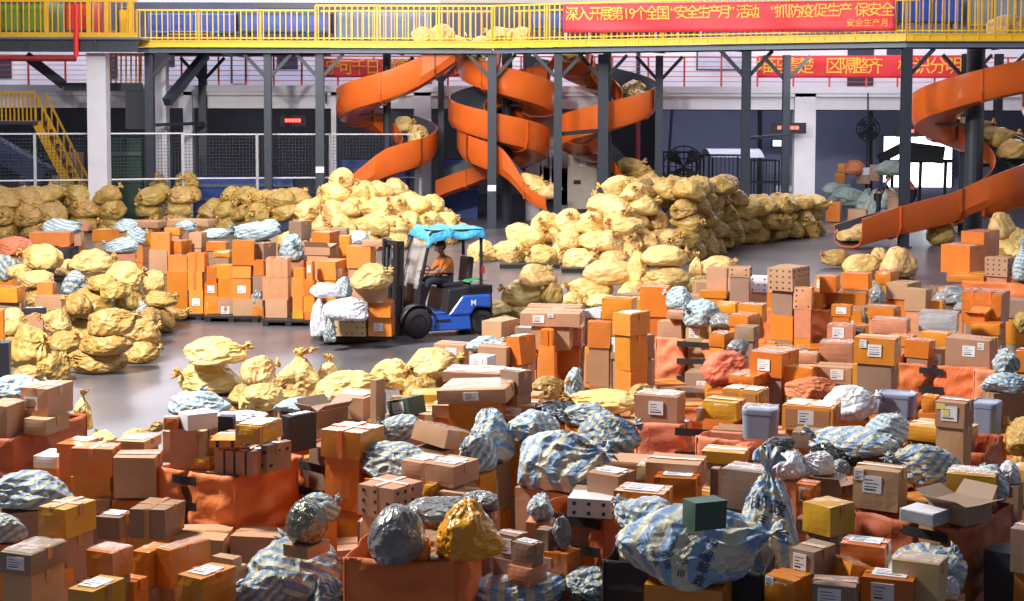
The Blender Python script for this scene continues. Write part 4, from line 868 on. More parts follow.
# ================================================================== cartons: code x0 xm x1 ytop ybottom z turn flags | label
BOXES = '''
b 23 48 75 390 420 1.05 34 LT | brown carton with two white labels on the rust cage by the olive sacks
b -15 8 30 406 447 .92 32 | plain brown carton beside the one with two labels, at the edge
b 25 47 82 421 437 .9 34 | flat brown carton directly under the brown carton with two labels
d -20 10 13 344 388 .5 6 | dark grey box rim beside the striped sack with a twisted end
O -25 4 6 311 345 .9 8 | tall orange carton cut by the edge beside the olive sacks
O -10 18 26 289 304 .75 25 | orange carton with a bright top behind the sacks at the edge
k -12 22 28 304 314 .55 20 | flat grey carton under the orange carton with the bright top
o 38 53 59 284 298 .75 20 | small bright orange carton between olive sacks beside the checked bag
b 36 62 74 298 314 .5 35 | low brown carton beneath the small bright orange carton
d 24 46 47 309 316 .62 10 U | flat black parcel with white label among the olive sacks
O 25 46 49 316 327 .4 10 | dark orange carton under the flat black parcel
o 31 70 78 234 247 .9 8 | long orange carton under the blue wrapped sack, far back
O 93 108 119 231 243 .9 35 | bright orange carton with white top by the crumpled pale bags
b 75 81 83 237 247 .9 20 | small pale brown carton between two orange ones, far back
b 125 158 176 223 229 1.0 20 | long flat brown carton lying at the back of the orange stack
b 168 208 216 221 227 1.1 20 | second long flat brown carton, nearer the pale tarpaulin bags
p 60 88 92 224 232 1.0 20 | flat pinkish wrapped carton near the blue wrapped sack
O 118 133 140 254 260 .7 20 | flat orange carton between sack and the orange stack
w 35 58 75 458 470 .7 28 | white foam box on a black bin in shade
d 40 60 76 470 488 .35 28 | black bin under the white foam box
O 58 80 101 446 456 .9 30 | flat orange carton behind the one with a printed band
o 73 113 127 450 478 .78 18 T | orange carton with a printed pale band across its front
m 73 110 118 477 499 .5 16 | mustard carton directly under the orange one with a printed band
b 116 145 163 443 453 .95 25 U | brown carton with dark side behind the torn upright carton
b 115 157 165 457 499 .6 12 | upright brown carton with creased lower edge
b 97 111 113 500 515 .42 10 | small pale brown carton under the mustard one
O 113 150 153 501 517 .4 8 W | glossy orange carton under the creased upright carton
k 98 121 135 518 541 .3 30 U | dull grey-brown carton with bright rim beside the taped one
k 131 166 187 511 541 .45 25 T | dull carton with orange tape leaning by the orange cage
m 40 67 98 510 541 .8 40 LT | dark mustard carton with white label and strips of tape on top
k 2 32 73 556 578 .7 38 LW | long dark brown carton with wide white label on its end
O 17 43 82 581 600 .4 38 L | orange and grey carton directly under the long dark brown carton
O 88 114 135 554 581 .62 40 W | orange carton with crinkled shiny top
m 69 94 128 592 625 .5 40 U | mustard carton with a shiny paper sheet on top, low in front
O 134 150 172 553 590 .35 35 | tall deep orange carton behind the shiny topped one
O 158 171 213 551 590 .35 48 W | long dark orange carton pointing to the corner of the orange cage
k 150 172 178 566 590 .22 40 L | dark carton with grey labels low between orange ones
O 178 204 239 579 615 .45 40 U | deep orange carton with shiny label sheet in front of the striped sacks
O 118 136 150 582 612 .3 40 | deep orange carton wedged low beside the mustard one
b 213 234 240 560 569 .55 40 | thin brown carton flap at the foot of the orange cage
O 18 34 46 596 620 .1 30 | bright orange carton corner at the bottom edge
b 164 199 224 434 466 .9 28 B | tall brown carton with thin straps on the orange cage
w 179 189 219 416 432 1.28 -24 | pale lilac foam box on the strapped tall brown carton
O 165 178 181 419 431 1.28 12 | small orange carton beside the lilac foam box
O 192 210 216 461 471 .9 20 | small orange carton between the two strapped brown ones
b 215 256 272 453 477 .92 24 B | long brown carton with dark straps on the corner of the orange cage
o 211 241 250 441 448 1.2 10 P | narrow orange carton with dark holes
m 236 261 290 427 445 1.25 30 C | mustard carton with clear tape panels on top of the printed dark box
k 262 268 293 446 474 .9 48 P | dark carton printed with small marks under the taped mustard one
d 282 290 318 417 454 1.0 50 U | tall black box with a silvery white top
m 288 296 321 461 470 .88 48 | thin mustard carton under the tall black box
d 219 234 237 417 440 1.1 15 | black wrapped parcel behind the lilac foam box
b 331 364 388 398 421 1.0 32 U | brown carton with white paper on top in front of the yellow sacks
b 371 377 386 380 422 1.02 35 X | narrow upright brown carton leaning over the big plain orange carton
k 300 318 356 412 430 1.0 48 F | open brown carton with dark edge behind the big plain orange one
O 321 361 386 433 461 1.05 30 T | big plain orange carton with pale top over the dark open cage
n 390 411 428 401 419 1.05 38 L/0,-12 | tilted dark green box with a white end
b 410 444 474 433 452 1.0 40 W/-14,6 | large brown carton with silvery tape sliding off the pile
b 437 507 530 390 404 1.25 14 LW/3,-4 | long flat brown carton with silver tape lying across the pile
b 442 500 512 374 384 1.2 12 W | flat brown carton with torn film under the pointed carton
k 500 519 533 372 395 1.28 40 | pointed end of a brown carton by the yellow-green sack
b 432 476 480 406 419 1.0 8 | brown carton beneath the long flat silver-taped carton
b 480 535 541 406 420 1.0 8 L | low brown carton behind the large striped sacks
O 512 538 548 395 402 1.1 18 | thin orange carton beside the black bag
b 358 395 425 489 521 .9 38 PT | brown carton patterned all over with dark squares
k 359 372 376 521 562 .35 15 B | stacked cartons with black bands under the patterned one
b 402 424 448 463 480 1.0 35 U | brown carton with a big printed sheet on top
b 425 454 481 467 488 1.02 35 U | clean brown carton with white top sheet beside the printed-sheet one
m 424 433 446 486 496 .95 30 | small mustard strip box under the clean brown carton
b 436 470 482 494 504 .9 25 | flat brown carton between the mustard bag and the clean carton
O 416 428 431 540 563 .9 14 | small upright orange box between the grey and mustard bags
k 496 517 530 536 561 .75 35 L | grey-brown carton with bright label beside the mustard bag
k 512 533 545 545 568 .75 38 U | dark carton with label glinting on top beside the mustard bag
k 537 549 557 530 556 .7 30 | narrow dark carton behind the one with glinting label
O 494 508 522 562 584 .5 35 | orange carton half hidden below the mustard bag
w 567 612 622 500 519 .9 10 P | white box printed with a row of dark dots
b 587 619 637 475 502 1.07 30 U | brown carton with frosty film top on the white dotted box
O 614 664 687 494 527 .95 15 LU | large orange carton with crumpled white sheet on top and a torn label
b 645 700 712 464 492 1.0 10 | brown carton with black corner tape behind the large orange carton
O 655 697 706 478 508 .9 10 U | orange carton with white tape behind the crumpled white sheet
t 637 662 672 467 482 1.0 15 W | pale tan carton with clear film behind the frosty brown one
b 600 655 662 463 471 1.0 10 | long low brown carton in front of the salmon cage
k 711 719 722 468 500 .85 12 | narrow brown carton standing beside the big taped grey-brown one
k 722 765 790 472 512 .95 20 W | big taped grey-brown carton behind the upright striped sack
m 702 745 751 453 465 .95 10 | flat mustard carton above the big taped grey-brown one
O 797 816 823 484 508 .95 15 L | orange carton with white label between the white bags and mustard cube
k 808 842 851 486 498 1.0 10 F | open brown carton with lifted flaps
m 803 831 856 507 537 .9 38 | bright mustard cube-like carton in the gap beside the big labelled carton
k 797 820 824 521 535 .7 10 | small brown carton under the mustard cube-like carton
b 853 899 915 470 512 .92 15 LL | large brown carton with two white shipping labels on a rust cage
k 791 815 838 551 579 .85 30 L | grey-brown carton with small label beside the upright striped sack
O 765 796 813 579 612 .65 30 LL | orange carton with two white labels under the grey-brown carton
k 813 857 861 585 614 .75 4 L | grey carton with white upper edge at the bottom edge
O 826 848 869 566 592 .75 -32 W/0,14 | orange carton tipped on its edge among grey ones
O 841 886 895 546 568 .88 10 U | orange carton with long white sheet on top
O 863 913 922 580 612 .68 8 UL | orange carton with strips of tape and two labels at the bottom edge
t 893 939 956 563 608 .7 14 W | tan carton with clear film top and standing tall
w 901 934 950 513 526 .95 30 S | thick stack of white printed papers on the rust cage
k 928 966 993 506 526 1.0 35 F | dented brown carton lying open on the rust cage
m 948 996 1005 475 504 .98 6 W | glossy mustard carton with crumpled top beside the netted sack
O 914 928 932 480 495 .85 12 L | small orange carton with label behind the white papers
m 905 964 990 430 445 1.0 18 | long mustard carton carrying the carton with yellow stickers
b 936 965 975 402 428 1.25 15 LY | brown carton with yellow stickers standing on the long mustard carton
g 876 914 925 394 418 .95 10 | grey-blue plastic tote beside the white wrapped bundle
g 970 996 1007 402 434 .8 14 | taller grey-blue plastic tote behind the stickered carton
O 923 937 940 396 412 .9 10 | orange carton seen between the two grey-blue totes
o 783 833 844 407 432 1.0 12 CL | orange carton with pale panels and white label beside the wrapped bundle
g 741 777 783 409 440 .95 8 W | grey-blue tote wrapped in clear film
m 703 737 751 402 421 .95 20 L | small mustard carton with square white label on the strapped cage
m 722 759 773 391 410 1.0 20 C | longer mustard carton with clear panels behind the small labelled one
b 634 677 697 396 425 .92 15 LW | big brown carton with silvery film top on the salmon cage
k 697 703 706 408 421 .95 10 | narrow brown carton between the big film-topped and mustard ones
k 792 832 846 434 450 .95 10 | brown carton beneath the orange one with pale panels
O 854 895 905 339 365 1.25 12 LL | large orange carton with two labels stacked on a mustard one
m 854 894 904 365 391 .85 10 | mustard carton directly beneath the large orange one with two labels
O 905 929 941 341 358 .95 20 W | glossy orange carton on the cloth cage beside the two-label orange one
O 920 948 956 333 346 1.0 20 | orange carton wedged behind the glossy one
t 931 945 948 348 369 .75 5 L | small tan box with white paper in the gap of the orange cage
b 946 990 1001 339 368 .92 12 LL | large brown carton with two labels beside the blue and white sack
O 1016 1035 1045 350 372 .9 12 | orange carton at the edge beyond the blue and white sack
p 820 853 857 343 364 1.0 6 W | clear wrapped pinkish carton beside the large two-label orange carton
b 816 852 856 367 384 .85 8 L | tan carton with a white dot label under the clear wrapped pinkish one
p 792 817 821 354 365 1.0 8 W | glossy pink film parcel catching the light
O 783 813 819 367 390 .8 10 | orange carton behind the slumped orange cloth
O 750 782 800 353 378 .95 24 LW | glossy deep orange carton with square label behind the salmon cage
O 729 755 772 376 385 .9 25 T | flat orange carton with taped top
b 657 682 693 322 341 .9 20 | light brown carton on the corner of the salmon cage
t 686 706 713 326 342 .92 12 L | small tan carton beside the light brown one on the salmon cage
b 667 684 688 312 319 1.2 12 | small brown carton under the light blue tied bag
O 640 667 670 287 317 .95 8 | tall plain orange carton behind the light blue tied bag
O 709 725 736 334 347 .95 25 W | orange carton with shiny top above the salmon cloth drape
k 735 754 761 327 341 1.05 18 | grey-brown carton beside the shiny-topped orange one
k 712 732 740 319 330 1.15 18 U | low grey carton with pale top near the light blue bag
O 729 748 761 316 327 1.2 25 W | orange carton with white film top
O 738 762 771 305 323 1.2 16 W | larger orange carton with frosty top behind the white film one
O 716 736 744 303 314 1.1 20 | orange carton beside the black straps of the far row
o 588 611 614 322 348 1.1 6 | upright orange carton in the tall stack by the long brown one
o 613 631 652 314 336 1.42 34 U | orange carton topping the tall stack
O 602 632 645 299 320 1.4 12 | large orange carton behind the topmost one of the tall stack
k 610 633 655 338 361 .95 35 LL | brown carton with label under the topmost orange carton of the tall stack
b 611 636 656 363 391 .3 35 | large pale brown carton at the foot of the tall stack
o 585 610 613 348 388 .35 6 LC | tall orange carton with pale label panel at the foot of the tall stack
p 553 582 587 328 346 .85 8 TT | orange carton wrapped in pale netting under the long brown carton
p 558 583 586 346 365 .45 8 TT | second netting-wrapped orange carton, directly beneath the first
b 520 580 585 314 327 1.22 6 LL | long brown carton with two white stickers
b 527 581 584 307 314 1.3 6 L | long flat brown carton behind the one with two stickers
b 482 502 520 322 340 .9 30 | plain brown carton near the rear wheel of the forklift
b 478 507 524 348 366 .85 26 | brown carton under the slanting orange one
O 508 522 538 337 366 .85 42 U/0,-6 | slanting orange carton with white paper on top
O 541 553 556 330 346 .95 10 TT | small orange carton with pale bands beside the netting-wrapped one
O 536 557 566 348 356 .75 10 | flat orange carton overhanging the gap
O 535 556 560 357 374 .35 8 | orange carton beneath the flat overhanging one
k 515 538 541 328 340 .9 12 U | dull grey carton behind the slanting orange one
w 470 488 497 357 370 .9 28 L | small white labelled parcel in front of the plain brown carton
b 434 464 472 345 366 .6 22 L | brown carton with an orange flap at the end of the yellow sacks
w 584 601 604 311 318 1.2 10 | small white foam parcel above the tall stack
b 707 727 735 268 291 1.0 18 | upright brown carton at the far edge of the parcel field
b 728 748 753 277 295 .95 10 W | film-wrapped tan carton beside the upright brown one
b 729 750 753 267 277 1.35 8 P | printed brown carton on the film-wrapped tan one
w 750 768 771 276 292 1.0 8 P | white carton with small printed figures
O 700 727 729 291 298 .9 6 | flat orange carton under the upright brown one at the far edge
b 768 793 810 268 291 1.3 24 P | brown carton printed with lines of small writing
O 767 792 795 291 308 .95 8 | orange carton under the one printed with small writing
p 794 812 815 287 309 1.0 8 P | wrapped carton with colourful printed squares
O 815 828 841 276 292 1.1 20 L | orange carton with white film side past the colourful wrapped one
O 842 868 876 273 289 1.2 12 | plain orange carton in the row before the floor sacks
O 876 891 899 271 284 1.2 25 | short orange carton at the end of the row before the floor sacks
O 820 836 843 276 292 1.2 12 | orange carton in the row before the floor sacks, next to the colourful wrapped one
O 826 866 872 293 305 .95 6 W | long glossy orange carton under the row before the floor sacks
b 887 908 922 283 299 1.0 22 | brown carton behind the silvery labelled bag
b 905 926 937 289 311 .95 18 | taller brown carton next to the dark blue bag
O 868 894 906 307 319 .95 20 W | orange carton with white film under the silvery bag
O 832 851 854 305 316 .9 8 L | low orange carton with broad white label
O 962 1001 1017 292 323 .95 15 WT | big film-wrapped orange carton striped with tape
O 927 943 947 300 313 .9 10 | small orange carton beneath the dark blue bag
s 920 957 962 313 332 .95 6 W | shiny film-wrapped silver box
O 966 985 1001 313 325 .95 18 F | open orange carton beside the shiny silver box
O 972 1000 1005 323 334 .85 10 L | orange carton with wide label beneath the open one
p 828 853 857 325 342 1.0 8 WL | clear wrapped carton showing green print
p 872 907 912 320 334 .95 8 W | long clear-wrapped pink carton behind the big two-label orange one
O 942 970 986 245 273 1.0 26 | tallest orange carton on the far cage at the edge of the floor
O 962 984 999 231 257 1.0 22 | orange carton standing behind the tallest one at the edge of the floor
b 986 1008 1018 257 276 1.0 16 P | brown carton with a dark oval print
O 948 984 988 274 282 .85 8 | flat orange carton under the tallest one
m 958 986 990 272 276 .95 8 | thin mustard carton edge beneath the dark oval print carton
O 888 912 920 336 346 .9 15 | flat orange carton behind the glossy orange one
k 1000 1030 1040 300 318 .9 15 | brown carton at the edge near the big film-wrapped orange one
b 560 578 590 452 468 .9 20 | brown carton between the striped sacks
b 660 690 700 505 515 .85 15 | brown carton behind the dark green box
m 700 720 728 492 506 .75 20 | dark mustard carton low behind the striped sacks
O 985 1006 1018 500 520 .5 20 | dim orange carton behind the rust cage
m 1010 1040 1050 470 505 .7 15 | dark mustard carton at the edge beyond the netted sack
k 1012 1045 1055 530 575 .6 12 T | grey-brown carton with orange tape at the edge in shade
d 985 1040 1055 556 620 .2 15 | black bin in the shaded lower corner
O 822 838 846 590 612 .5 20 | orange carton low between grey ones
O 380 400 412 484 498 .8 30 | orange carton edge behind the patterned one
O 325 352 362 475 492 .3 20 | small orange carton inside the dark open cage
k 322 352 360 494 512 .1 20 | brown carton lower inside the dark open cage
O 352 362 372 578 612 .2 12 | orange carton beside the smooth orange cage
'''
WALL = '''
O 168 188 190 272 316 @320 8 | tall mustard orange carton ending the wall of orange cartons by the olive sacks
o 190 204 206 291 319 @320 8 L | orange carton with one sticker at the foot of the wall of orange cartons
O 205 219 221 297 319 @320 8 L | glossy orange carton with a sticker, standing on the pallet
b 219 234 235 299 320 @320 8 L | pale brown carton with white stickers on the pallet
b 234 263 265 300 322 @322 8 | wide pale brown carton on the pallet
b 266 288 292 300 324 @324 8 | plain brown carton at the pallet end
o 188 203 207 272 291 @320 10 T | orange carton with pale bands, second from the pallet
O 205 218 220 284 297 @320 10 L | glossy orange carton above the one with a sticker
O 219 232 234 279 299 @320 10 | plain glossy orange carton over the pale brown stickered one
o 232 251 254 280 300 @322 10 L | orange carton with a white sticker over the wide pale brown one
G 253 263 265 290 306 @322 10 | x
p 263 289 292 278 301 @324 10 TT | netting-wrapped orange carton above the plain brown one
o 169 187 195 257 273 @320 12 W | orange carton with film top above the mustard orange one
o 188 205 213 254 273 @320 18 T | ribbed orange carton in the third layer
O 207 217 219 268 284 @320 10 | narrow orange carton in the third layer
O 214 232 236 266 279 @320 10 | orange carton next to the narrow one in the third layer
o 233 251 255 267 279 @322 10 W | orange carton with film top in the third layer
O 254 264 266 261 276 @322 10 | narrow orange carton under the grey topped one
p 266 288 292 259 278 @324 12 TT | pink netting-wrapped carton under the drooping pale bag
o 152 170 176 234 257 @318 12 | pinkish orange carton behind the mustard orange one
O 170 182 192 242 256 @317 30 | orange carton with bright top standing high in the wall
b 190 202 208 234 249 @314 20 W | film-wrapped brown carton high at the back of the wall
O 207 226 232 243 252 @315 15 | flat orange carton high in the wall
O 233 254 256 241 266 @322 8 | tall orange carton standing highest in the wall
k 255 264 277 244 260 @320 40 | grey-brown carton with dark side next to the highest orange one
O 214 230 234 252 258 @317 15 | flat orange carton beneath the other flat orange one
o 165 180 190 229 236 @308 20 | small orange carton at the far back of the wall
k 289 302 312 222 240 @306 40 | grey carton with dark side beyond the drooping pale bag
b 150 168 170 251 275 @318 8 | pinkish brown carton half hidden by a sack
o 293 303 306 297 312 @325 8 | lower orange carton of the pair beside the plain brown one
O 304 315 318 297 313 @326 8 | orange carton at knee height by the load of the forklift
o 292 304 307 279 297 @325 8 | upright orange carton over the lower pair
O 304 315 317 281 297 @326 8 | orange carton over the one at knee height
m 293 304 306 312 323 @325 8 | mustard orange carton on the pallet near the forklift
O 305 315 318 312 324 @326 8 | orange carton on the pallet nearest the forklift load
O 294 304 307 269 279 @324 8 | flat orange carton topping the narrow stack
o 307 313 318 262 281 @326 15 L | narrow orange carton with sticker under the highest labelled pair
o 318 336 348 262 281 @324 25 R | orange carton with a grey label on its dark side
O 312 330 341 233 247 @312 25 | orange carton with plain face high behind the wall
b 305 330 336 248 256 @316 20 F | open topped brown carton under the plain faced orange one
o 347 371 381 247 269 @322 16 W | large orange carton beside the forklift mast
O 340 350 354 236 258 @312 12 | orange carton wedged between the two large ones near the mast
k 330 347 350 229 236 @306 12 | dark grey flat carton at the back near the mast
b 362 384 396 241 247 @322 10 | long thin carton leaning toward the mast
'''
for ln in BOXES.strip().splitlines(): box_line(ln)
for ln in WALL.strip().splitlines():
    if ln.startswith('G '):
        sack_line('G 258 298 13 18 @322 20 x | small grey bag squeezed between cartons at the pallet'); continue
    o = box_line(ln)
# pallets beneath that wall
for i, (xa, xb, gy) in enumerate(((152, 205, 321), (205, 262, 323), (263, 318, 327))):
    A = on_z((xa + xb) / 2, gy, 0); w = on_z(xb, gy, 0).x - on_z(xa, gy, 0).x; e = empty('pallet', (A.x, A.y + .65, 0), R(-3), ('black pallet under the mustard orange end of the carton wall', 'black pallet under the middle of the carton wall', 'black pallet under the carton wall nearest the forklift')[i], 'pallet')
    mb = MB(); mb.box((0, 0, .10), (w, 1.3, .04)); mb.build('deck', M_PALLET, e)
    for k in (-1, 0, 1): mb = MB(); mb.box((k * w * .42, 0, .04), (.12, 1.3, .08)); mb.build('runner', M_PALLET, e)
# ================================================================== bags and sacks: code cx cy w h z yaw flags | label
SACKS = '''
S 16 388 60 30 .9 10 | striped sack with a twisted end lying above the dark grey box
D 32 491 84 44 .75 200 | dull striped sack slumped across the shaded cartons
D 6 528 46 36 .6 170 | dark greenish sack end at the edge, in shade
L 62 227 36 20 1.0 30 | blue and white wrapped sack on the black cage far back
L 122 246 34 18 .9 200 | pale crumpled bag with pointed corners beside the bright orange carton
L 126 226 26 14 1.0 60 | pale blue bag behind the crumpled one with pointed corners
L 136 236 20 20 .9 10 | small pale bag with a tied top by the wall of orange cartons
D 76 282 36 28 .75 100 | checked blue bag with black patch among the sacks
D 4 268 26 28 .7 20 | blue-green sack end at the edge beside the far sacks
A 12 246 44 22 .8 60 x | crumpled orange red cloth over a cage far back
L 258 231 44 22 1.05 200 | pale blue tarpaulin bag on the wall of orange cartons
L 216 234 28 12 1.0 20 | flat pale bag at the rear of the wall of orange cartons
L 292 246 34 30 1.1 290 | pale tarpaulin bag drooping over the front of the carton wall
W 358 237 24 14 1.25 30 | crumpled white bag beside the forklift mast top
L 186 226 26 12 1.05 330 | small pale bag at the back of the carton wall
L 271 224 24 12 1.15 100 | small pale bag behind the pale blue tarpaulin bag
y 216 351 64 32 .5 0 h | yellow sack on top of its pair standing alone on the open floor
y 212 378 66 38 0 200 h | yellow sack at the base of the pair on the open floor
y 259 371 36 38 .15 20 h | yellow sack leaning against the pair on the open floor
y 262 397 52 34 .45 60 h | pointed yellow sack behind the taped mustard carton
v 243 394 36 20 .3 100 | dull yellow sack half hidden between the pair and the pointed one
y 300 379 54 46 .2 80 uh | upright yellow sack with its mouth gathered like a flower
y 330 378 24 36 .2 60 u | narrow yellow sack leaning behind the flower-mouthed one
y 350 386 62 36 .3 10 h | flat yellow sack lying between the flower-mouthed and orange-mouthed ones
y 392 373 46 36 .35 340 h | yellow sack with an orange gathered mouth
y 432 363 58 34 .45 10 h | smooth yellow sack at the far end of the row by the brown cartons
v 418 389 48 40 .1 90 h | wrinkled yellow-green sack low under the smooth one
L 200 404 76 34 .9 100 h | pale striped sack with a gathered top behind the lilac foam box
y 137 436 30 16 .55 60 | small cream sack scrap on the floor edge
v 157 428 16 10 .8 10 | little green bag beside the pale striped sack
y 105 441 36 24 .3 120 | cream coloured sack low on the floor beyond the orange cartons
y 84 415 22 36 .5 80 u | upright yellow sack end behind the brown carton with two labels
L 300 406 54 18 .9 20 | silvery white bag in front of the flower-mouthed sack
W 238 418 56 16 1.15 10 x | white plastic sheet bag under the pointed yellow sack
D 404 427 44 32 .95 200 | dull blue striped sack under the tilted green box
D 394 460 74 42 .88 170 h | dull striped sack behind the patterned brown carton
S 492 436 52 54 .95 150 uhx,3 | large pale striped sack at the back of the striped heap
D 478 452 46 44 .95 240 h | greenish striped sack at the side of the striped heap
S 558 456 98 72 .9 330 h,7 | largest striped sack of the heap, printed with dark characters
D 610 432 62 50 .9 20 h | crumpled greyish striped sack beside the salmon cage
S 536 424 62 34 1.15 60 h | striped sack lying on the top of the heap
D 590 415 60 26 1.1 200 h | pale blue striped sack behind the crumpled greyish one
S 542 506 34 32 .85 80 | small striped sack hanging below the largest one
K 556 411 46 28 .95 20 x | black bag wedged behind the striped heap
v 547 387 36 26 .8 10 | yellow-green sack beside the pointed brown carton
L 575 381 26 38 .6 70 | white and pale blue bag standing by the tall stack
y 607 401 74 30 .65 190 h | yellow sack lying at the foot of the tall stack
v 642 395 30 28 .6 30 | olive end of a sack beside the big film-topped carton
L 486 344 38 20 .95 20 | blue and silver bag on the plain brown cartons
Z 308 521 52 50 .85 60 ohx | round parcel wrapped in silver foil
D 294 566 118 74 .3 100 h | large crumpled striped sack in front of the orange cage
D 262 590 64 50 .3 200 h | rumpled striped sack beside the deep orange carton with label sheet
D 330 598 60 50 .2 300 h | rumpled striped sack touching the smooth orange cage
D 316 508 50 34 .75 30 | dull striped sack behind the silver foil parcel
G 398 534 72 66 .9 60 ohx | round grey plastic bag on the smooth orange cage
G 440 510 76 34 .95 20 hx | crumpled grey film bag behind the round grey bag
Y 469 532 76 66 .9 250 uhx | shaped mustard plastic bag topped with white labels
G 484 500 40 24 .95 160 x | crumpled grey bag behind the mustard plastic bag
G 563 532 20 38 .75 60 ux | small grey-blue bag hanging beside the strapped cage
S 520 590 96 46 .35 20 h | striped sack lying low at the bottom edge beside the smooth orange cage
D 590 582 56 40 .4 340 h | blue tied end of a striped sack at the bottom edge
G 548 566 34 18 .5 10 x | flat dark blue-grey bag above the low striped sack
S 690 543 156 92 .92 345 h,2 | huge striped sack printed with characters lying on the black cage
S 650 512 74 44 1.1 150 h | folded part-filled striped sack behind the huge one
S 769 528 74 112 .62 100 uh,5 | tall upright striped sack with its mouth tied at the top
S 628 592 28 22 .5 200 | small striped bag end below the huge sack
W 790 464 42 34 1.1 60 h | crumpled white bag beside the big taped carton
W 820 461 34 28 1.1 200 h | smooth white bag next to the crumpled white one
K 778 445 40 20 1.15 20 x | black film parcel with a white label beside the wrapped tote
K 838 452 52 28 1.05 170 x | black shiny bag in front of the long striped sack
S 856 441 84 38 1.1 160 h | long smooth striped sack beside the black shiny bag
L 888 428 58 36 1.0 60 h | pale striped sack with a gathered middle in front of the tote
D 924 461 78 46 .95 200 h | checked blue and cream sack behind the large labelled carton
W 849 401 58 38 .95 10 h | white wrapped bundle tied round beside the tote
D 928 566 84 60 .5 30 h | rumpled blue striped sack against the rust cage
L 992 478 44 44 .95 100 h | netted pale blue sack draped beside the glossy mustard carton
W 1010 470 30 26 .95 60 | white bag at the edge behind the netted sack
D 840 466 24 18 1.0 40 | small grey striped bag behind the white bags
v 1026 434 44 46 .6 120 h | wrinkled olive sack at the edge below the strapped cage
D 1006 358 32 30 .95 90 h | blue patterned sack beside the large brown carton with two labels
L 1004 381 48 22 .88 10 h | loose blue and white sack sagging over the strapped cage
A 810 386 50 26 .75 20 hx | slumped orange cloth bundle with pointed ridge
A 748 448 30 18 .95 60 x | salmon cloth bundle beside the wrapped tote
A 726 366 48 38 .6 30 hx | salmon cloth hanging over the cage beside the flat orange carton
W 948 585 26 30 .5 10 x | white bag with orange stripes at the bottom edge
L 680 297 30 26 1.15 150 | upper half of the light blue bag tied like a bow
L 702 311 38 32 1.1 200 | lower fuller half of the light blue bag tied like a bow
G 724 319 28 18 1.1 10 | crumpled blue-grey bag beside the bow-tied bag
G 878 292 22 22 1.0 70 x | silvery bag with white label leaning on the cartons
G 952 294 40 20 .95 20 | dark blue-grey bag by the taller brown carton
G 966 306 28 14 .95 100 | small dark bag in front of the bigger blue-grey one
L 1022 262 20 36 .95 80 u | white and blue sack cut by the edge near the oval print carton
G 738 346 24 18 .9 10 x | grey bag fallen behind the salmon cloth
L 600 311 30 12 1.2 30 | pale crumpled bag in front of the long yellow sacks
v 1024 320 22 26 .8 30 | olive sack at the edge beside the film-wrapped orange carton
'''
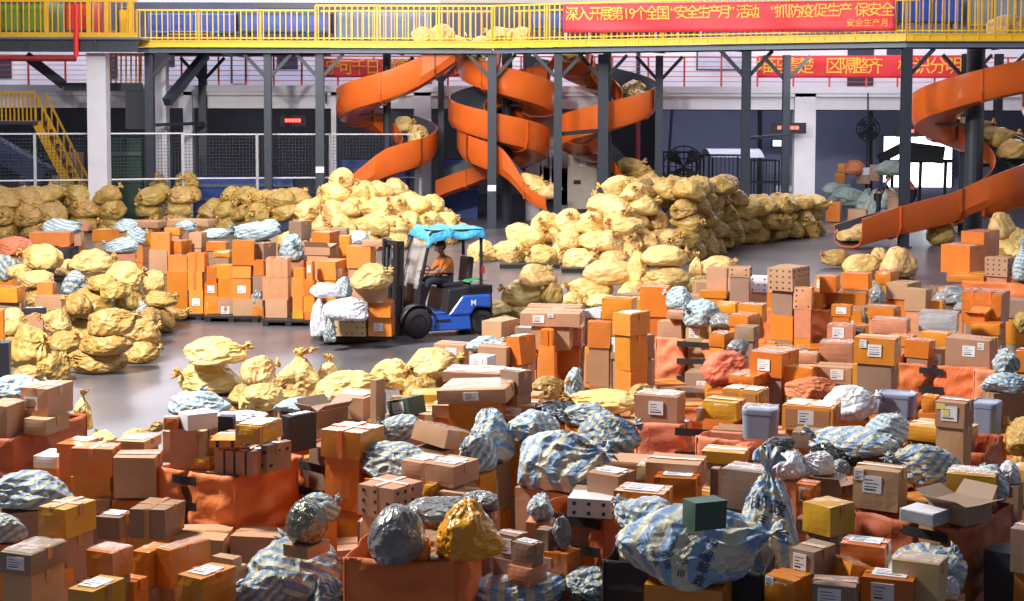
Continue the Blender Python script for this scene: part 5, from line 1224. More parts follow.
MIDPILE = '''
y 43 257 38 28 @322 200 | yellow sack with a broad flat face, topmost beside the checked bag pile
y 92 262 46 30 @318 30 | large yellow sack behind the faceted one in the loose pile
y 124 277 46 34 @345 340 | big faceted yellow sack at the crest of the loose pile
y 155 281 24 26 @330 60 | frilly yellow sack between crest and the carton wall
v 160 299 34 20 @334 20 | olive sack, upper of two beside the mustard orange carton
v 166 314 44 18 @328 10 | olive sack resting on the pallet edge beside the carton wall
v 88 303 52 34 @350 30 h | long olive sack lying across the loose pile
v 132 300 36 30 @345 60 | grey-olive sack with a dent under the faceted one
L 137 310 24 22 @345 200 | greyish pale sack among olive ones
y 58 322 30 26 @356 220 | yellow sack with loose frill behind the two stacked ones
v 110 321 46 32 @377 10 h | topmost of the olive sacks stacked by the open floor
v 108 343 50 30 @377 180 h | middle olive sack with orange mouth by the open floor
v 98 360 56 28 @376 200 h | bottom olive sack by the open floor
v 144 331 34 30 @364 30 h | rounded olive sack at the corner of the pile
v 142 352 36 24 @365 10 h | bottom olive sack at the corner of the pile
v 66 342 34 26 @366 60 | olive sack behind the orange-mouthed one
v 30 346 50 52 @385 330 h | big olive sack with a rosette mouth
v 54 366 42 36 @385 80 h | dark olive round sack at the near end of the pile
y 12 322 34 30 @352 30 | yellow sack squeezed by the tall orange carton
y 20 272 26 18 @318 30 | cream sack below the crumpled orange cloth
y 38 279 36 20 @330 200 | cream sack under the broad flat faced one
y 70 268 30 18 @312 40 | small yellow sack behind the checked bag
v 116 290 30 20 @352 40 | olive sack filling the gap below the faceted one
v 104 283 30 20 @350 200 | cream olive sack beneath the large one behind the crest
v 78 304 30 24 @352 160 | crumpled olive sack under the long one
v 40 316 30 20 @350 30 | olive sack behind the black parcel
v 150 316 26 18 @348 100 | striped olive bag low beside the corner sack
v 30 374 30 20 @392 30 | olive scrap sack low behind the striped sack with a twisted end
y 538 274 44 28 @322 60 t | yellow sack with red and white tag topping the small heap behind the forklift
y 522 291 42 32 @322 200 | yellow sack in the middle of the small heap behind the forklift
v 552 293 26 26 @322 60 | dark yellow sack on the shaded side of the small heap behind the forklift
y 498 308 38 22 @322 190 | crumpled yellow sack at the low end nearest the rear wheel
y 524 310 36 20 @322 20 | yellow sack low in the middle behind the long brown carton
y 508 322 34 14 @328 100 | flattened yellow sack low behind the plain brown carton
y 553 312 26 16 @320 30 | yellow sack low at the far side of the small heap
y 612 271 58 30 @304 20 t | long yellow sack with red tag lying on the row beyond the tall stack
y 590 288 46 24 @304 200 | drawn-out yellow sack pointing at the small heap
y 634 290 44 24 @306 60 | yellow sack under the long red-tagged one
y 638 268 22 34 @304 80 u | upright folded yellow sack mouth beside the paired sacks
y 666 254 46 24 @306 10 | upper of the two rounded yellow sacks facing the heap
y 666 275 46 26 @306 190 | lower of the two rounded yellow sacks facing the heap
y 664 294 50 20 @306 20 | crushed yellow sack beneath the two rounded ones
y 717 264 42 20 @298 20 | smooth yellow sack lying behind the upright brown carton
y 697 268 16 24 @298 80 u | small pointed yellow sack beside the smooth one
y 700 286 30 28 @300 200 | pale yellow sack beside the upright brown carton
y 572 300 30 18 @308 40 | yellow sack low between the small heap and the drawn-out one
y 604 300 40 16 @306 150 | yellow sack at the bottom of the row beyond the tall stack
v 836 256 28 20 @268 200 | small yellow sack on the open floor at the chute end
y 862 263 40 24 @276 30 | frilled yellow sack on the open floor between two others
y 898 260 46 36 @279 60 | largest yellow sack on the open floor near the slate column
y 880 256 28 22 @270 100 | yellow sack behind the largest on the open floor
v 941 231 30 26 @244 30 | olive sack on the floor behind the slate column
y 1002 222 34 30 @262 60 | yellow sack leaning on top of the group at the edge of the floor
y 1018 236 30 24 @262 20 | yellow sack cut by the edge in the group under the far chute
y 1004 240 36 22 @262 200 | yellow sack in the middle of the group under the far chute
y 1014 250 30 18 @264 100 | crumpled yellow sack low in the group under the far chute
v 1002 254 34 18 @264 20 | yellow-green sack low at the floor side of the group under the far chute
E 846 196 44 22 @214 30 | long sage woven sack on the parcels behind the floor
E 868 201 32 28 @216 60 | drooping sage sack in front of the sage pile
E 884 196 30 26 @216 200 | round sage sack beside the person in dark clothes
E 836 187 26 14 @210 20 | small sage sack at the far end of the sage pile
E 892 166 36 18 @214 20 | pale sage sack held high behind the person in dark clothes
A 854 166 24 16 @210 20 x | bright orange bag on top of the sage pile
'''
for ln in SACKS.strip().splitlines(): 
    p = ln.split('|')[0].split()
    if len(p) > 7 and ',' in p[7]: ln = ln.replace(p[7], p[7].split(',')[0], 1) if False else ln.replace(p[7], p[7].replace(',', ' '), 1)
    sack_line(ln)
for ln in MIDPILE.strip().splitlines(): sack_line(ln)
FARBOX = '''
O 826 840 843 201 221 @222 8 | orange carton beneath the sage sacks facing the open floor
b 848 866 869 209 220 @221 8 | brown carton under the drooping sage sack
b 888 902 906 196 212 @218 8 | brown carton beside the person in red
O 835 845 848 172 182 @212 8 L | small orange carton with label on the sage pile
O 838 844 847 163 171 @212 8 | smallest orange carton topping the sage pile
w 858 869 871 167 174 @210 8 | white box on the sage pile
b 857 869 872 174 183 @210 8 | brown carton beneath the white box on the sage pile
b 870 879 883 164 180 @212 15 | upright brown carton next to the person in dark clothes
w 775 800 812 186 191 @207 10 | flat pale parcel beside the foot of the white column
'''
for ln in FARBOX.strip().splitlines(): box_line(ln)
# ================================================================== big heaps of yellow mail sacks
def lerp_tab(tab, x):
    if x <= tab[0][0]: return tab[0][1]
    for (a, p), (b, q) in zip(tab, tab[1:]):
        if x <= b: return p + (q - p) * (x - a) / (b - a)
    return tab[-1][1]
def heap(nm, base, tops, rows, size, group, code='y', front=.6, seed=1, jit=.12, end='forklift', vary=None):
    """base: front line on the floor as pixels; tops: skyline in pixels"""
    rg = random.Random(seed); P = [on_z(x, y, 0) for x, y in base]
    Lc = [0]
    for a, b in zip(P, P[1:]): Lc.append(Lc[-1] + (b - a).length)
    n = max(2, int(Lc[-1] / size)); lh = size * .50; rowd = size * .78; prev = None; cnt = 0
    for r_ in range(rows):
        hs = []
        for c in range(n):
            s_ = (c + .5 + (.5 if r_ % 2 else 0) * .6) / n * Lc[-1]
            i = max(k for k in range(len(Lc)) if Lc[k] <= s_ + 1e-6); i = min(i, len(P) - 2); t = (s_ - Lc[i]) / (Lc[i + 1] - Lc[i]); q = P[i].lerp(P[i + 1], t)
            T = (P[i + 1] - P[i]).normalized(); back = Vector((-T.y, T.x, 0)); q = q + back * (rowd * (r_ + .5)); px = W_PX / 2 + FOC * q.x / q.y
            yr = P and q.y
            zt = Z(lerp_tab(tops, px), P[i].lerp(P[i + 1], t).y + rowd * rows * .8)
            L_ = max(1, round((zt - .42 * lh) / lh)); f = front + (1 - front) * (r_ / max(1, rows - 1)); k = max(1, round(L_ * f))
            hs.append(k)
            base_l = 0 if prev is None else max(0, min(prev[c], k) - 1)
            for l in range(base_l, k):
                j = Vector((rg.uniform(-jit, jit), rg.uniform(-jit, jit), 0))
                w = size * rg.uniform(1.0, 1.2); cnt += 1
                rown = 'front row' if r_ == 0 else ordw(r_ + 1) + ' row'
                lay = 'bottom layer' if l == 0 else ('top' if l == k - 1 else ordw(l + 1) + ' layer')
                lb = '%s sack %s from the %s, %s, %s, %s' % ('olive' if code == 'v' else 'yellow', ordw(c + 1), end, lay, rown, nm)
                o = make_sack(code, q + j + Vector((0, 0, l * lh)), rg.choice((-1.2, -1.57, -1.9, -2.3, rg.uniform(0, 6.28))) + rg.uniform(-.4, .4), w, w * .88, lh * 1.4 * rg.uniform(.92, 1.15), lb, group, tilt=(rg.uniform(-.28, .28), rg.uniform(-.3, .3)), sub=4)
        prev = hs
    return cnt
HEAPS = [
 heap('stairs heap', [(-14, 243), (64, 240), (66, 236), (130, 232)], [(0, 182), (60, 184), (66, 182), (104, 180), (108, 170), (130, 168)], 3, 1.0, 'yellow sacks heaped before the stairs fence', 'v', .75, 1, end='stairs end'),
 heap('fence heap', [(132, 232), (200, 232), (262, 238)], [(135, 170), (184, 170), (192, 184), (230, 186), (262, 192)], 3, .95, 'yellow sacks heaped before the wire fence', 'v', .7, 2, end='stairs end'),
 heap('first chute heap', [(272, 250), (330, 252), (400, 250), (478, 240)], [(272, 206), (295, 184), (318, 178), (345, 172), (372, 182), (400, 183), (455, 184), (470, 192), (484, 206)], 4, .92, 'yellow sacks heaped under the first spiral chute', 'y', .45, 3, end='fence side'),
 heap('low heap', [(462, 260), (520, 265), (556, 267)], [(462, 228), (478, 224), (500, 222), (518, 212), (540, 205), (560, 206)], 3, .9, 'yellow sacks of the low heap past the forklift roof', 'y', .45, 4, end='forklift'),
 heap('tall heap', [(558, 268), (620, 270), (689, 262)], [(558, 210), (590, 200), (612, 184), (628, 180), (645, 178), (668, 172), (690, 177)], 4, .88, 'yellow sacks of the tall heap under the chutes', 'y', .42, 5, end='forklift'),
 heap('heap corner', [(690, 263), (720, 254), (748, 246)], [(690, 177), (715, 176), (735, 176), (748, 182)], 4, .88, 'yellow sacks at the corner of the tall heap', 'v', .92, 6, end='tall heap side'),
 heap('far end heap', [(750, 245), (790, 240), (828, 234)], [(748, 188), (770, 188), (800, 194), (815, 193), (826, 198)], 3, .88, 'yellow sacks of the far end heap by the open floor', 'v', .85, 8, end='tall heap side'),
]
# low black pallets under the low and tall heaps
for i, (xa, xb, gy) in enumerate(((500, 560, 268), (562, 640, 272))):
    A = on_z((xa + xb) / 2, gy, 0); w = on_z(xb, gy, 0).x - on_z(xa, gy, 0).x; mb = MB(); mb.box((A.x, A.y + .1, .06), (w, .5, .11)); tag(mb.build('pallet', M_PALLET), ('black pallet edge in front of the low heap', 'black pallet edge in front of the tall heap')[i], 'pallet')
# sacks travelling on the chutes
def on_chute(key, ts, lbl, code='y', sz=1.05, lift=.2):
    fr = FR[key]
    for i, t in enumerate(ts):
        k = int(t * (len(fr) - 1)); p, n_, tt = fr[k]
        make_sack(code, p + Vector((0, 0, lift - .08)), math.atan2(tt.y, tt.x) + RNG.uniform(-.5, .5), sz * RNG.uniform(.95, 1.15), sz * .8, sz * .62, lbl % ordw(i + 1), 'sacks on the spiral chutes')
on_chute('a', (.0, .05, .10, .57, .62, .67), 'yellow sack, %s from the top, sliding in the chute nearest the wire fence', lift=.5)
on_chute('b', (.02, .08, .16, .22, .66, .70, .74, .90, .94, .98), 'yellow sack, %s from the top, sliding in the chute by the notice column', lift=.42)
on_chute('c', (.06, .30, .34, .38, .86, .90, .95, .99), 'yellow sack, %s from the top, sliding in the chute above the tall heap', 'v', lift=.45)
on_chute('d', (.0, .03, .07, .11, .42, .46, .50, .55), 'yellow sack, %s from the top, sliding in the widest chute', 'v', 1.2, lift=.6)
on_chute('e', (.2, .3, .5, .62), 'olive sack, %s from the top, in the further chute at the edge', 'v', 1.0, lift=.3)
p_ = on_y(870, 236, 50.7); make_sack('y', p_, .2, 1.3, .7, .5, 'long yellow sack resting on the lip of the widest chute', kind='pillow'); p_ = on_y(850, 240, 50.2); make_sack('y', p_ + Vector((0, 0, 0)), 2.8, .8, .6, .45, 'yellow sack hanging over the lip of the widest chute')
p_ = on_z(958, 172, 2.2)
# sacks on the elevated walkways
for i, (px, py, Y, w, lb) in enumerate(((424, 38, 58.2, 1.0, 'yellow sack on the walkway where the first chute starts'), (441, 34, 58.4, 1.2, 'larger yellow sack on the walkway beside the first chute start'), (500, 36, 58.4, 1.1, 'yellow sack on the walkway above the notice column'), (512, 28, 58.8, 1.0, 'yellow sack heaped higher above the notice column'), (522, 38, 58.2, 1.0, 'yellow sack on the walkway before the long banner starts'), (1008, 30, 52.5, 1.4, 'large yellow sack on the walkway above the widest chute'), (1022, 26, 53.0, 1.2, 'yellow sack behind the large one above the widest chute'))):
    p = on_y(px, py + 5, Y); make_sack('y', Vector((p.x, p.y, Zdk)), i * 1.3, w, w * .8, w * .62, lb)
# ================================================================== cartons that carry what lies higher
PALG = 'orange'
def support_all():
    for it in ITEMS:
        if not (.75 < it['z'] < 1.2) or 'carton' not in it['o'].name: continue
        for cg in CAGES:
            d = it['c'] - cg['c']; ca, sa = math.cos(cg['rz']), math.sin(cg['rz']); lx, ly = d.x * ca + d.y * sa, -d.x * sa + d.y * ca
            hd = it['D'] / 2 * abs(math.cos(it['rz'] - cg['rz'])) + it['W'] / 2 * abs(math.sin(it['rz'] - cg['rz']))
            dl = (-cg['D'] / 2 + .03) - (ly - hd)
            if abs(lx) < cg['W'] / 2 + .1 and .02 < dl < .75:
                v = Vector((it['c'].x, it['c'].y, it['z'] - EYE)); k = dl / (math.hypot(v.x, v.y) * max(.6, abs(math.cos(cg['rz'] + math.atan2(v.x, v.y)))))
                sh = v * k; it['o'].location = Vector(it['o'].location) + sh; it['c'] = it['c'] + sh; it['z'] += sh.z; it['top'] += sh.z
                break
    base_items = list(ITEMS); rg = random.Random(11); made = 0
    used = {}
    for it in sorted(base_items, key=lambda q: q['c'].y):
        if it['z'] < .12 or it['c'].y > 47: continue
        if it['o'].name.startswith('mail_sack') and it['c'].y > 33: continue
        best = 0.0
        for q in ITEMS:
            if q is it or q['top'] > it['z'] + .07: continue
            if (q['c'] - it['c']).length < 2.5 and inside(q, it['c'], .02): best = max(best, q['top'])
        gap = it['z'] - best
        if gap < .05: continue
        issack = it['o'].name.split('.')[0] in ('mail_sack', 'woven_sack')
        if issack and any(q is not it and (q['c'] - it['c']).xy.length < .8 and it['z'] - .5 < q['z'] < it['z'] - .1 for q in ITEMS): continue
        cg = None
        for cgg in CAGES:
            if inside(cgg, it['c'], .28): cg = cgg
        z = best
        if cg and z < .14: z = .14; gap = it['z'] - z
        nl = max(1, round(gap / .5)); h = gap / nl
        W, D = max(.25, min(.62, it['W'] * .92)), max(.25, min(.6, it['D'] * .92))
        lab = it['label']
        for k in range(nl):
            code = rg.choice('OkbbkopO') ; wd = rg.uniform(.88, 1.0)
            c = Vector((it['c'].x, it['c'].y, z))
            if cg:
                dd = c - cg['c']; ca, sa = math.cos(cg['rz']), math.sin(cg['rz']); lx, ly = dd.x * ca + dd.y * sa, -dd.x * sa + dd.y * ca; rr = max(W, D) * .62 + .03
                lx = max(-cg['W'] / 2 + rr, min(cg['W'] / 2 - rr, lx)) if cg['W'] > 2 * rr else 0; ly = max(-cg['D'] / 2 + rr, min(cg['D'] / 2 - rr, ly)) if cg['D'] > 2 * rr else 0
                c = Vector((cg['c'].x + lx * ca - ly * sa, cg['c'].y + lx * sa + ly * ca, z))
            o = make_box(code, c, it['rz'], W * wd, D * wd, h - .004, '', None) if not issack else make_sack('v', c, it['rz'] + 2, it['W'] * 1.2, it['W'] * 1.1, h * 1.15, None)
            lv = nl - k
            o['_of'] = lab; col = {'O': 'orange', 'o': 'orange', 'b': 'brown', 'k': 'dull brown', 'p': 'pinkish'}[code]
            short = ' '.join(lab.split()[:7])
            while short.split()[-1] in ('the', 'a', 'an', 'of', 'in', 'on', 'with', 'and', 'by', 'beside', 'behind', 'at', 'to', 'under', 'its', 'two', 'big', 'large', 'that', 'beneath', 'between', 'directly', 'from', 'across', 'into', 'over', 'white', 'brown', 'orange', 'yellow', 'striped', 'black', 'small', 'in'): short = ' '.join(short.split()[:-1])
            if issack: col = 'olive sack'
            o['label'] = (('%s %s %s' if issack else '%s carton %s %s') % (col, ['', 'carrying', 'one lower beneath', 'two lower beneath', 'three lower beneath'][min(lv, 4)], short)); del o['_of']
            used[o['label']] = used.get(o['label'], 0) + 1
            if used[o['label']] > 1: o['label'] = '%s carton under %s' % (col, ' '.join(lab.split()[:12]))
            z += h; made += 1
    return made
NSUP = support_all()
# ================================================================== parcels inside the cages
def fill_cages():
    rg = random.Random(21); n = 0
    for cg in CAGES:
        W, D = cg['W'] - .14, cg['D'] - .14; nx, ny = max(1, round(W / .45)), max(1, round(D / .45)); ca, sa = math.cos(cg['rz']), math.sin(cg['rz']); ws, ds = W / nx, D / ny; seen = {}
        for i in range(nx):
            for j in range(ny):
                lx, ly = -W / 2 + (i + .5) * ws, -D / 2 + (j + .5) * ds; p = Vector((cg['c'].x + lx * ca - ly * sa, cg['c'].y + lx * sa + ly * ca, 0))
                if any((q['c'] - p).length < 2 and q['z'] < .6 and (inside(q, p, .1)) for q in ITEMS): continue
                tgt = rg.uniform(.60, .84) ; lows = [q['z'] for q in ITEMS if (q['c'] - p).xy.length < .6 and q['z'] > .3]; tgt = min([tgt] + [l - .02 for l in lows])
                z = .145; nl = 2 if j == 0 else 1
                if tgt < .3: continue
                for k in range(nl):
                    h = (tgt - .145) / nl; code = rg.choice('ObbkoO'); nm = {'O': 'orange', 'o': 'pale orange', 'b': 'brown', 'k': 'grey-brown'}[code]
                    wt = ['front', 'middle', 'rear', 'far rear'][min(j, 3)]; key = (nm, wt, k); seen[key] = seen.get(key, 0) + 1
                    make_box(code, Vector((p.x, p.y, z)), cg['rz'] + rg.uniform(-.03, .03), ws * .95, ds * .93, h - .004, rg.choice(('', 'L', 'T')), '%s carton, %s %s, %s the %s' % (nm, ordw(seen[key]), wt + ' row', 'bottom layer inside' if nl == 2 and k == 0 else 'inside', ' '.join(cg['label'].split()[:9]))); z += h; n += 1
    return n
NC = fill_cages()
# ================================================================== parcels wedged low in the packed field
def fill_field():
    rg = random.Random(5); made = 0
    poly = [(-20, 470), (90, 470), (150, 470), (160, 500), (330, 470), (345, 420), (470, 400), (480, 372), (560, 345), (640, 318), (700, 306), (930, 302), (1060, 300), (1060, 606), (-20, 606)]
    pts = [on_z(x, y, 0) for x, y in poly]
    def inp(p):
        r_ = False
        for a, b in zip(pts, pts[1:] + pts[:1]):
            if (a.y > p.y) != (b.y > p.y) and p.x < (b.x - a.x) * (p.y - a.y) / (b.y - a.y) + a.x: r_ = not r_
        return r_
    y = 15.0; row = 0
    while y < 36:
        row += 1; st = .62 * (1 + (y - 15) * .012); x = -y * .36; col_ = 0
        while x < y * .36:
            col_ += 1
            p = Vector((x + rg.uniform(-.08, .08), y + rg.uniform(-.08, .08), 0)); x += st
            if not inp(p): continue
            if any(inside(q, p, .12) for q in CAGES): continue
            if any(abs(q['c'].x - p.x) < .8 and abs(q['c'].y - p.y) < .8 and q['z'] < .5 and inside(q, p, .14) for q in ITEMS): continue
            z = 0.0; tgt = rg.choice((.3, .42, .5, .62)); rz = rg.uniform(-.35, .45); W = st * rg.uniform(.72, .92); D = st * rg.uniform(.7, .9)
            lowest = min([q['z'] for q in ITEMS if (q['c'] - p).xy.length < .75 and q['z'] > .3] + [9])
            tgt = min(tgt, lowest - .03)
            if tgt < .2: continue
            n_ = 1; h = tgt / n_
            for k in range(n_):
                code = rg.choice('OobbkkkpmO')  # more dull kraft, to put the shade of the gaps into the colour
                nm = {'O': 'orange', 'o': 'orange', 'b': 'brown', 'k': 'dull brown', 'p': 'pinkish', 'm': 'mustard'}[code]
                if k == 0 and n_ == 2:
                    make_box(code, Vector((p.x, p.y, 0)), rz, W, D, h - .003, '', 'low %s carton in packed row %s from the near end, place %s' % (nm, ordw(row), ordw(col_)), 'cartons wedged low in the packed parcel field')
                else:
                    make_box(code, Vector((p.x, p.y, h * k)), rz + rg.uniform(-.1, .1), W * .97, D * .97, h, rg.choice(('', 'L', 'T')), 'upper %s carton in packed row %s from the near end, place %s' % (nm, ordw(row), ordw(col_)), 'cartons wedged low in the packed parcel field')
                made += 1
        y += st
    return made
NFILL = fill_field()
print('supports', NSUP, 'fill', NFILL, 'heaps', HEAPS, 'items', len(ITEMS))

def prune():
    bpy.context.view_layer.update(); dg = bpy.context.evaluated_depsgraph_get(); sc = bpy.context.scene; org = Vector((0, 0, EYE)); gone = 0
    for it in list(ITEMS):
        o = it['o']; lb = o.get('label') or ''
        if not ('packed row' in lb or ' inside the ' in lb): continue
        mw = o.matrix_world; vis = False; vs = o.data.vertices; n = len(vs)
        for i in range(0, n, 3):
            p = mw @ vs[i].co; d = (p - org); L_ = d.length; d.normalize()
            q = Vector((p.x, p.y, p.z)); 
            ok, loc, nn, idx, ob, _ = sc.ray_cast(dg, org, d, distance=L_ + .05)
            if ob == o or (ob and ob.parent == o): vis = True; break
        if not vis:
            for c in list(o.children): bpy.data.objects.remove(c)
            bpy.data.objects.remove(o); ITEMS.remove(it); gone += 1
    return gone
# ================================================================== blue forklift
m_fb = mat('forklift_blue', srgb(40,92,196), .32, .04, 2, coat=.5)
m_fk = mat('forklift_black', srgb(40,42,50), .4, .08, 4)
m_tyre = mat('tyre_rubber', srgb(38,38,42), .8, .1, 10, .3, 60)
m_tarp = crumple('turquoise_tarp', srgb(58,158,214), srgb(88,184,230), .45, 4, .7)
fa = R(205); fw = Vector((math.cos(fa), math.sin(fa), 0)); fl = Vector((-math.sin(fa), math.cos(fa), 0))
F0 = on_z(419, 339, 0) - fw * .62 - fl * .50
fk = empty('forklift', F0, fa, 'blue and black forklift with a turquoise sheet over its roof, carrying a pallet of parcels', 'forklift')
def wheel(x, y, r, w, nm='wheel'):
    mb = MB(); n = 24; prof = [(r * .55, -w / 2), (r * .9, -w / 2), (r, -w * .35), (r, w * .35), (r * .9, w / 2), (r * .55, w / 2)]
    vs = [(x + p * math.cos(2 * math.pi * k / n), y + q, r + p * math.sin(2 * math.pi * k / n)) for k in range(n) for p, q in prof]; m_ = len(prof)
    mb.add(vs, [(k * m_ + i, k * m_ + i + 1, ((k + 1) % n) * m_ + i + 1, ((k + 1) % n) * m_ + i) for k in range(n) for i in range(m_ - 1)])
    o = mb.build(nm, m_tyre, fk, smooth=True, fix=True)
    mb = MB(); mb.tube([(x, y - w * .4, r), (x, y + w * .4, r)], [r * .55, r * .55], 20); mb.tube([(x, y - w * .48, r), (x, y + w * .48, r)], r * .2, 10); mb.build('hub', m_fk, o)
for y in (-.42, .42): wheel(.62, y, .30, .2)
for y in (-.38, .38): wheel(-.74, y, .25, .16)
def shell(nm, poly, y0, y1, m_, bev=.03, parent=None):
    mb = MB(); mb.prism(poly, y0, y1); o = mb.build(nm, m_, parent or fk, fix=True); b = o.modifiers.new('b', 'BEVEL'); b.width = bev; b.segments = 3; return o
shell('chassis', [(-.50, .12), (.38, .12), (.40, .34), (.30, .50), (-.46, .44)], -.50, .50, m_fb)
shell('counterweight', [(-.96, .30), (-.93, .92), (-.86, .98), (-.40, .98), (-.40, .42), (-.5, .42), (-.58, .56), (-.90, .52)], -.50, .50, m_fk, .05)
shell('battery_cover', [(-.92, .52), (-.90, .80), (-.30, .80), (.02, .40), (-.48, .40), (-.58, .55)], -.53, .53, m_fb, .05)
shell('seat_deck', [(-.95, .80), (-.95, .98), (-.02, .92), (.06, .42), (-.2, .42), (-.3, .78)], -.50, .50, m_fk)
shell('floor_plate', [(.0, .42), (.50, .42), (.50, .47), (.0, .47)], -.5, .5, m_fk, .01)
shell('dashboard', [(.42, .46), (.62, .46), (.60, 1.02), (.44, 1.08)], -.42, .42, m_fk)
for y in (-.42, .42):
    mb = MB(); mb.grid(lambda u, v: (.62 + .36 * math.cos(R(200 - 200 * u)), y + (v - .5) * .24, .30 + .36 * math.sin(R(200 - 200 * u))), 12, 2); o = mb.build('fender', m_fk, fk, smooth=True); o.modifiers.new('s', 'SOLIDIFY').thickness = .02
# guard
for y in (-.44, .44):
    mb = MB(); mb.tube([(-.72, y, .95), (-.72, y, 1.9), (-.68, y, 2.04)], .035, 8); mb.build('rear_post', m_fk, fk)
    mb = MB(); mb.tube([(.60, y, .45), (.56, y, 1.0), (.34, y, 2.0), (.28, y, 2.06)], .035, 8); mb.build('front_post', m_fk, fk)
mb = MB()
for y in (-.44, .44): mb.bar((-.72, y, 2.05), (.30, y, 2.05), .07, .05)
for x in (-.70, -.46, -.22, .03, .28): mb.bar((x, -.44, 2.05), (x, .44, 2.05), .05, .04)
mb.build('roof_grille', m_fk, fk)
mb = MB()
def tarp(u, v):
    x = -.80 + 1.25 * u; y = -.60 + 1.2 * v
    edge = max(0, abs(y) - .44) * 1.1 + max(0, x - .3) * 1.0 + max(0, -.74 - x) * .8
    return (x, y * (1 - .08 * (abs(y) > .5)), 2.10 - edge + .05 * noise.noise((x * 3, y * 3, 0)) + .012 * math.sin(x * 14 + y * 4) - .04 * u * (y > 0))
mb.grid(tarp, 28, 22); o = mb.build('roof_sheet', m_tarp, fk, smooth=True); o.modifiers.new('s', 'SOLIDIFY').thickness = .012
# clear weather film at the front
m_film = bpy.data.materials.new('clear_film'); m_film.use_nodes = True; b = m_film.node_tree.nodes['Principled BSDF']; b.inputs['Base Color'].default_value = (.8, .84, .9, 1); b.inputs['Roughness'].default_value = .15; b.inputs['Alpha'].default_value = .28
mb = MB(); mb.grid(lambda u, v: (.60 - .27 * v ** 1.2 + .02 * math.sin(u * 9), -.42 + .84 * u, .95 + 1.05 * v), 8, 8); mb.build('windscreen_film', m_film, fk, smooth=True)
# mast
for y in (-.34, .34):
    mb = MB(); mb.ibeam((.98, y, .06), (.94, y, 1.88), .1, .16, .025, (1, 0, 0)); mb.build('mast_rail', m_fk, fk)
    mb = MB(); mb.ibeam((1.03, y * .8, .10), (.99, y * .8, 1.84), .07, .1, .02, (1, 0, 0)); mb.build('inner_rail', m_fk, fk)
for z in (.3, 1.0, 1.82): mb = MB(); mb.box((.99 - z * .02, 0, z), (.08, .74, .1)); mb.build('mast_crossbar', m_fk, fk)
for y in (-.12, .12):
    mb = MB(); mb.tube([(.99, y, .1), (.95, y, 1.5)], .045, 10); mb.build('lift_cylinder', m_fk, fk)
    mb = MB(); 
    for k in range(20): mb.box((1.05 - k * .001, y, .75 + k * .05), (.02, .035 if k % 2 else .05, .035))
    mb.build('chain', m_steel2, fk)
mb = MB()
for z in (.30, .52, .75): mb.box((1.10, 0, z), (.05, .95, .08))
for y in (-.46, -.2, 0, .2, .46): mb.box((1.10, y, .72), (.04, .04, .9))
mb.build('load_guard_frame', m_fk, fk)
for y in (-.28, .28):
    mb = MB(); mb.prism([(1.12, .10), (1.15, .10), (2.15, .10), (2.15, .12), (1.17, .15), (1.17, .72), (1.12, .72)], y - .06, y + .06); mb.build('fork', m_fk, fk, fix=True)
# seat, wheel, extras
o = shell('seat', [(-.52, .92), (-.02, .92), (.0, 1.02), (-.5, 1.04)], -.24, .24, m_fk, .04)
shell('seat_back', [(-.62, .98), (-.50, .98), (-.56, 1.52), (-.68, 1.50)], -.23, .23, m_fk, .04)
mb = MB(); c = Vector((.28, 0, 1.22)); mb.tube([c + Vector((.07 * math.cos(a) , .17 * math.sin(a), -.15 * math.cos(a) * .8)) for a in [k * math.pi / 10 for k in range(21)]], .014, 6); mb.tube([c, (.46, 0, .98)], .02, 6); mb.tube([c + Vector((0, -.16, 0)), c + Vector((0, .16, 0))], .01, 5); mb.build('steering_wheel', m_fk, fk)
mb = MB(); mb.grid(lambda u, v: (-.86 + .42 * u, .12 + .36 * v, 1.03 + .06 * math.sin(3.1 * u) + .03 * noise.noise((u * 4, v * 4, 1))), 8, 8); o = mb.build('green_cloth', mat('green_cloth_rag', srgb(40,150,90), .7), fk, smooth=True); o['label'] = 'green cloth on the rear deck'
mb = MB(); mb.tube([(-.75, .47, 1.2), (-.75, .47, 1.35)], .03, 8); mb.build('tail_lamp', mat('red_lens', srgb(170,30,40), .3), fk)
me = text_mesh('M', .16)
for v in me.vertices: v.co = Vector((-.52 - v.co.x, .537, .64 + v.co.y))
link('side_emblem', me, fk, M_LABEL)
mb = MB(); mb.box((.1, .505, .32), (.3, .01, .05)); mb.build('trim_stripe', m_fk, fk)
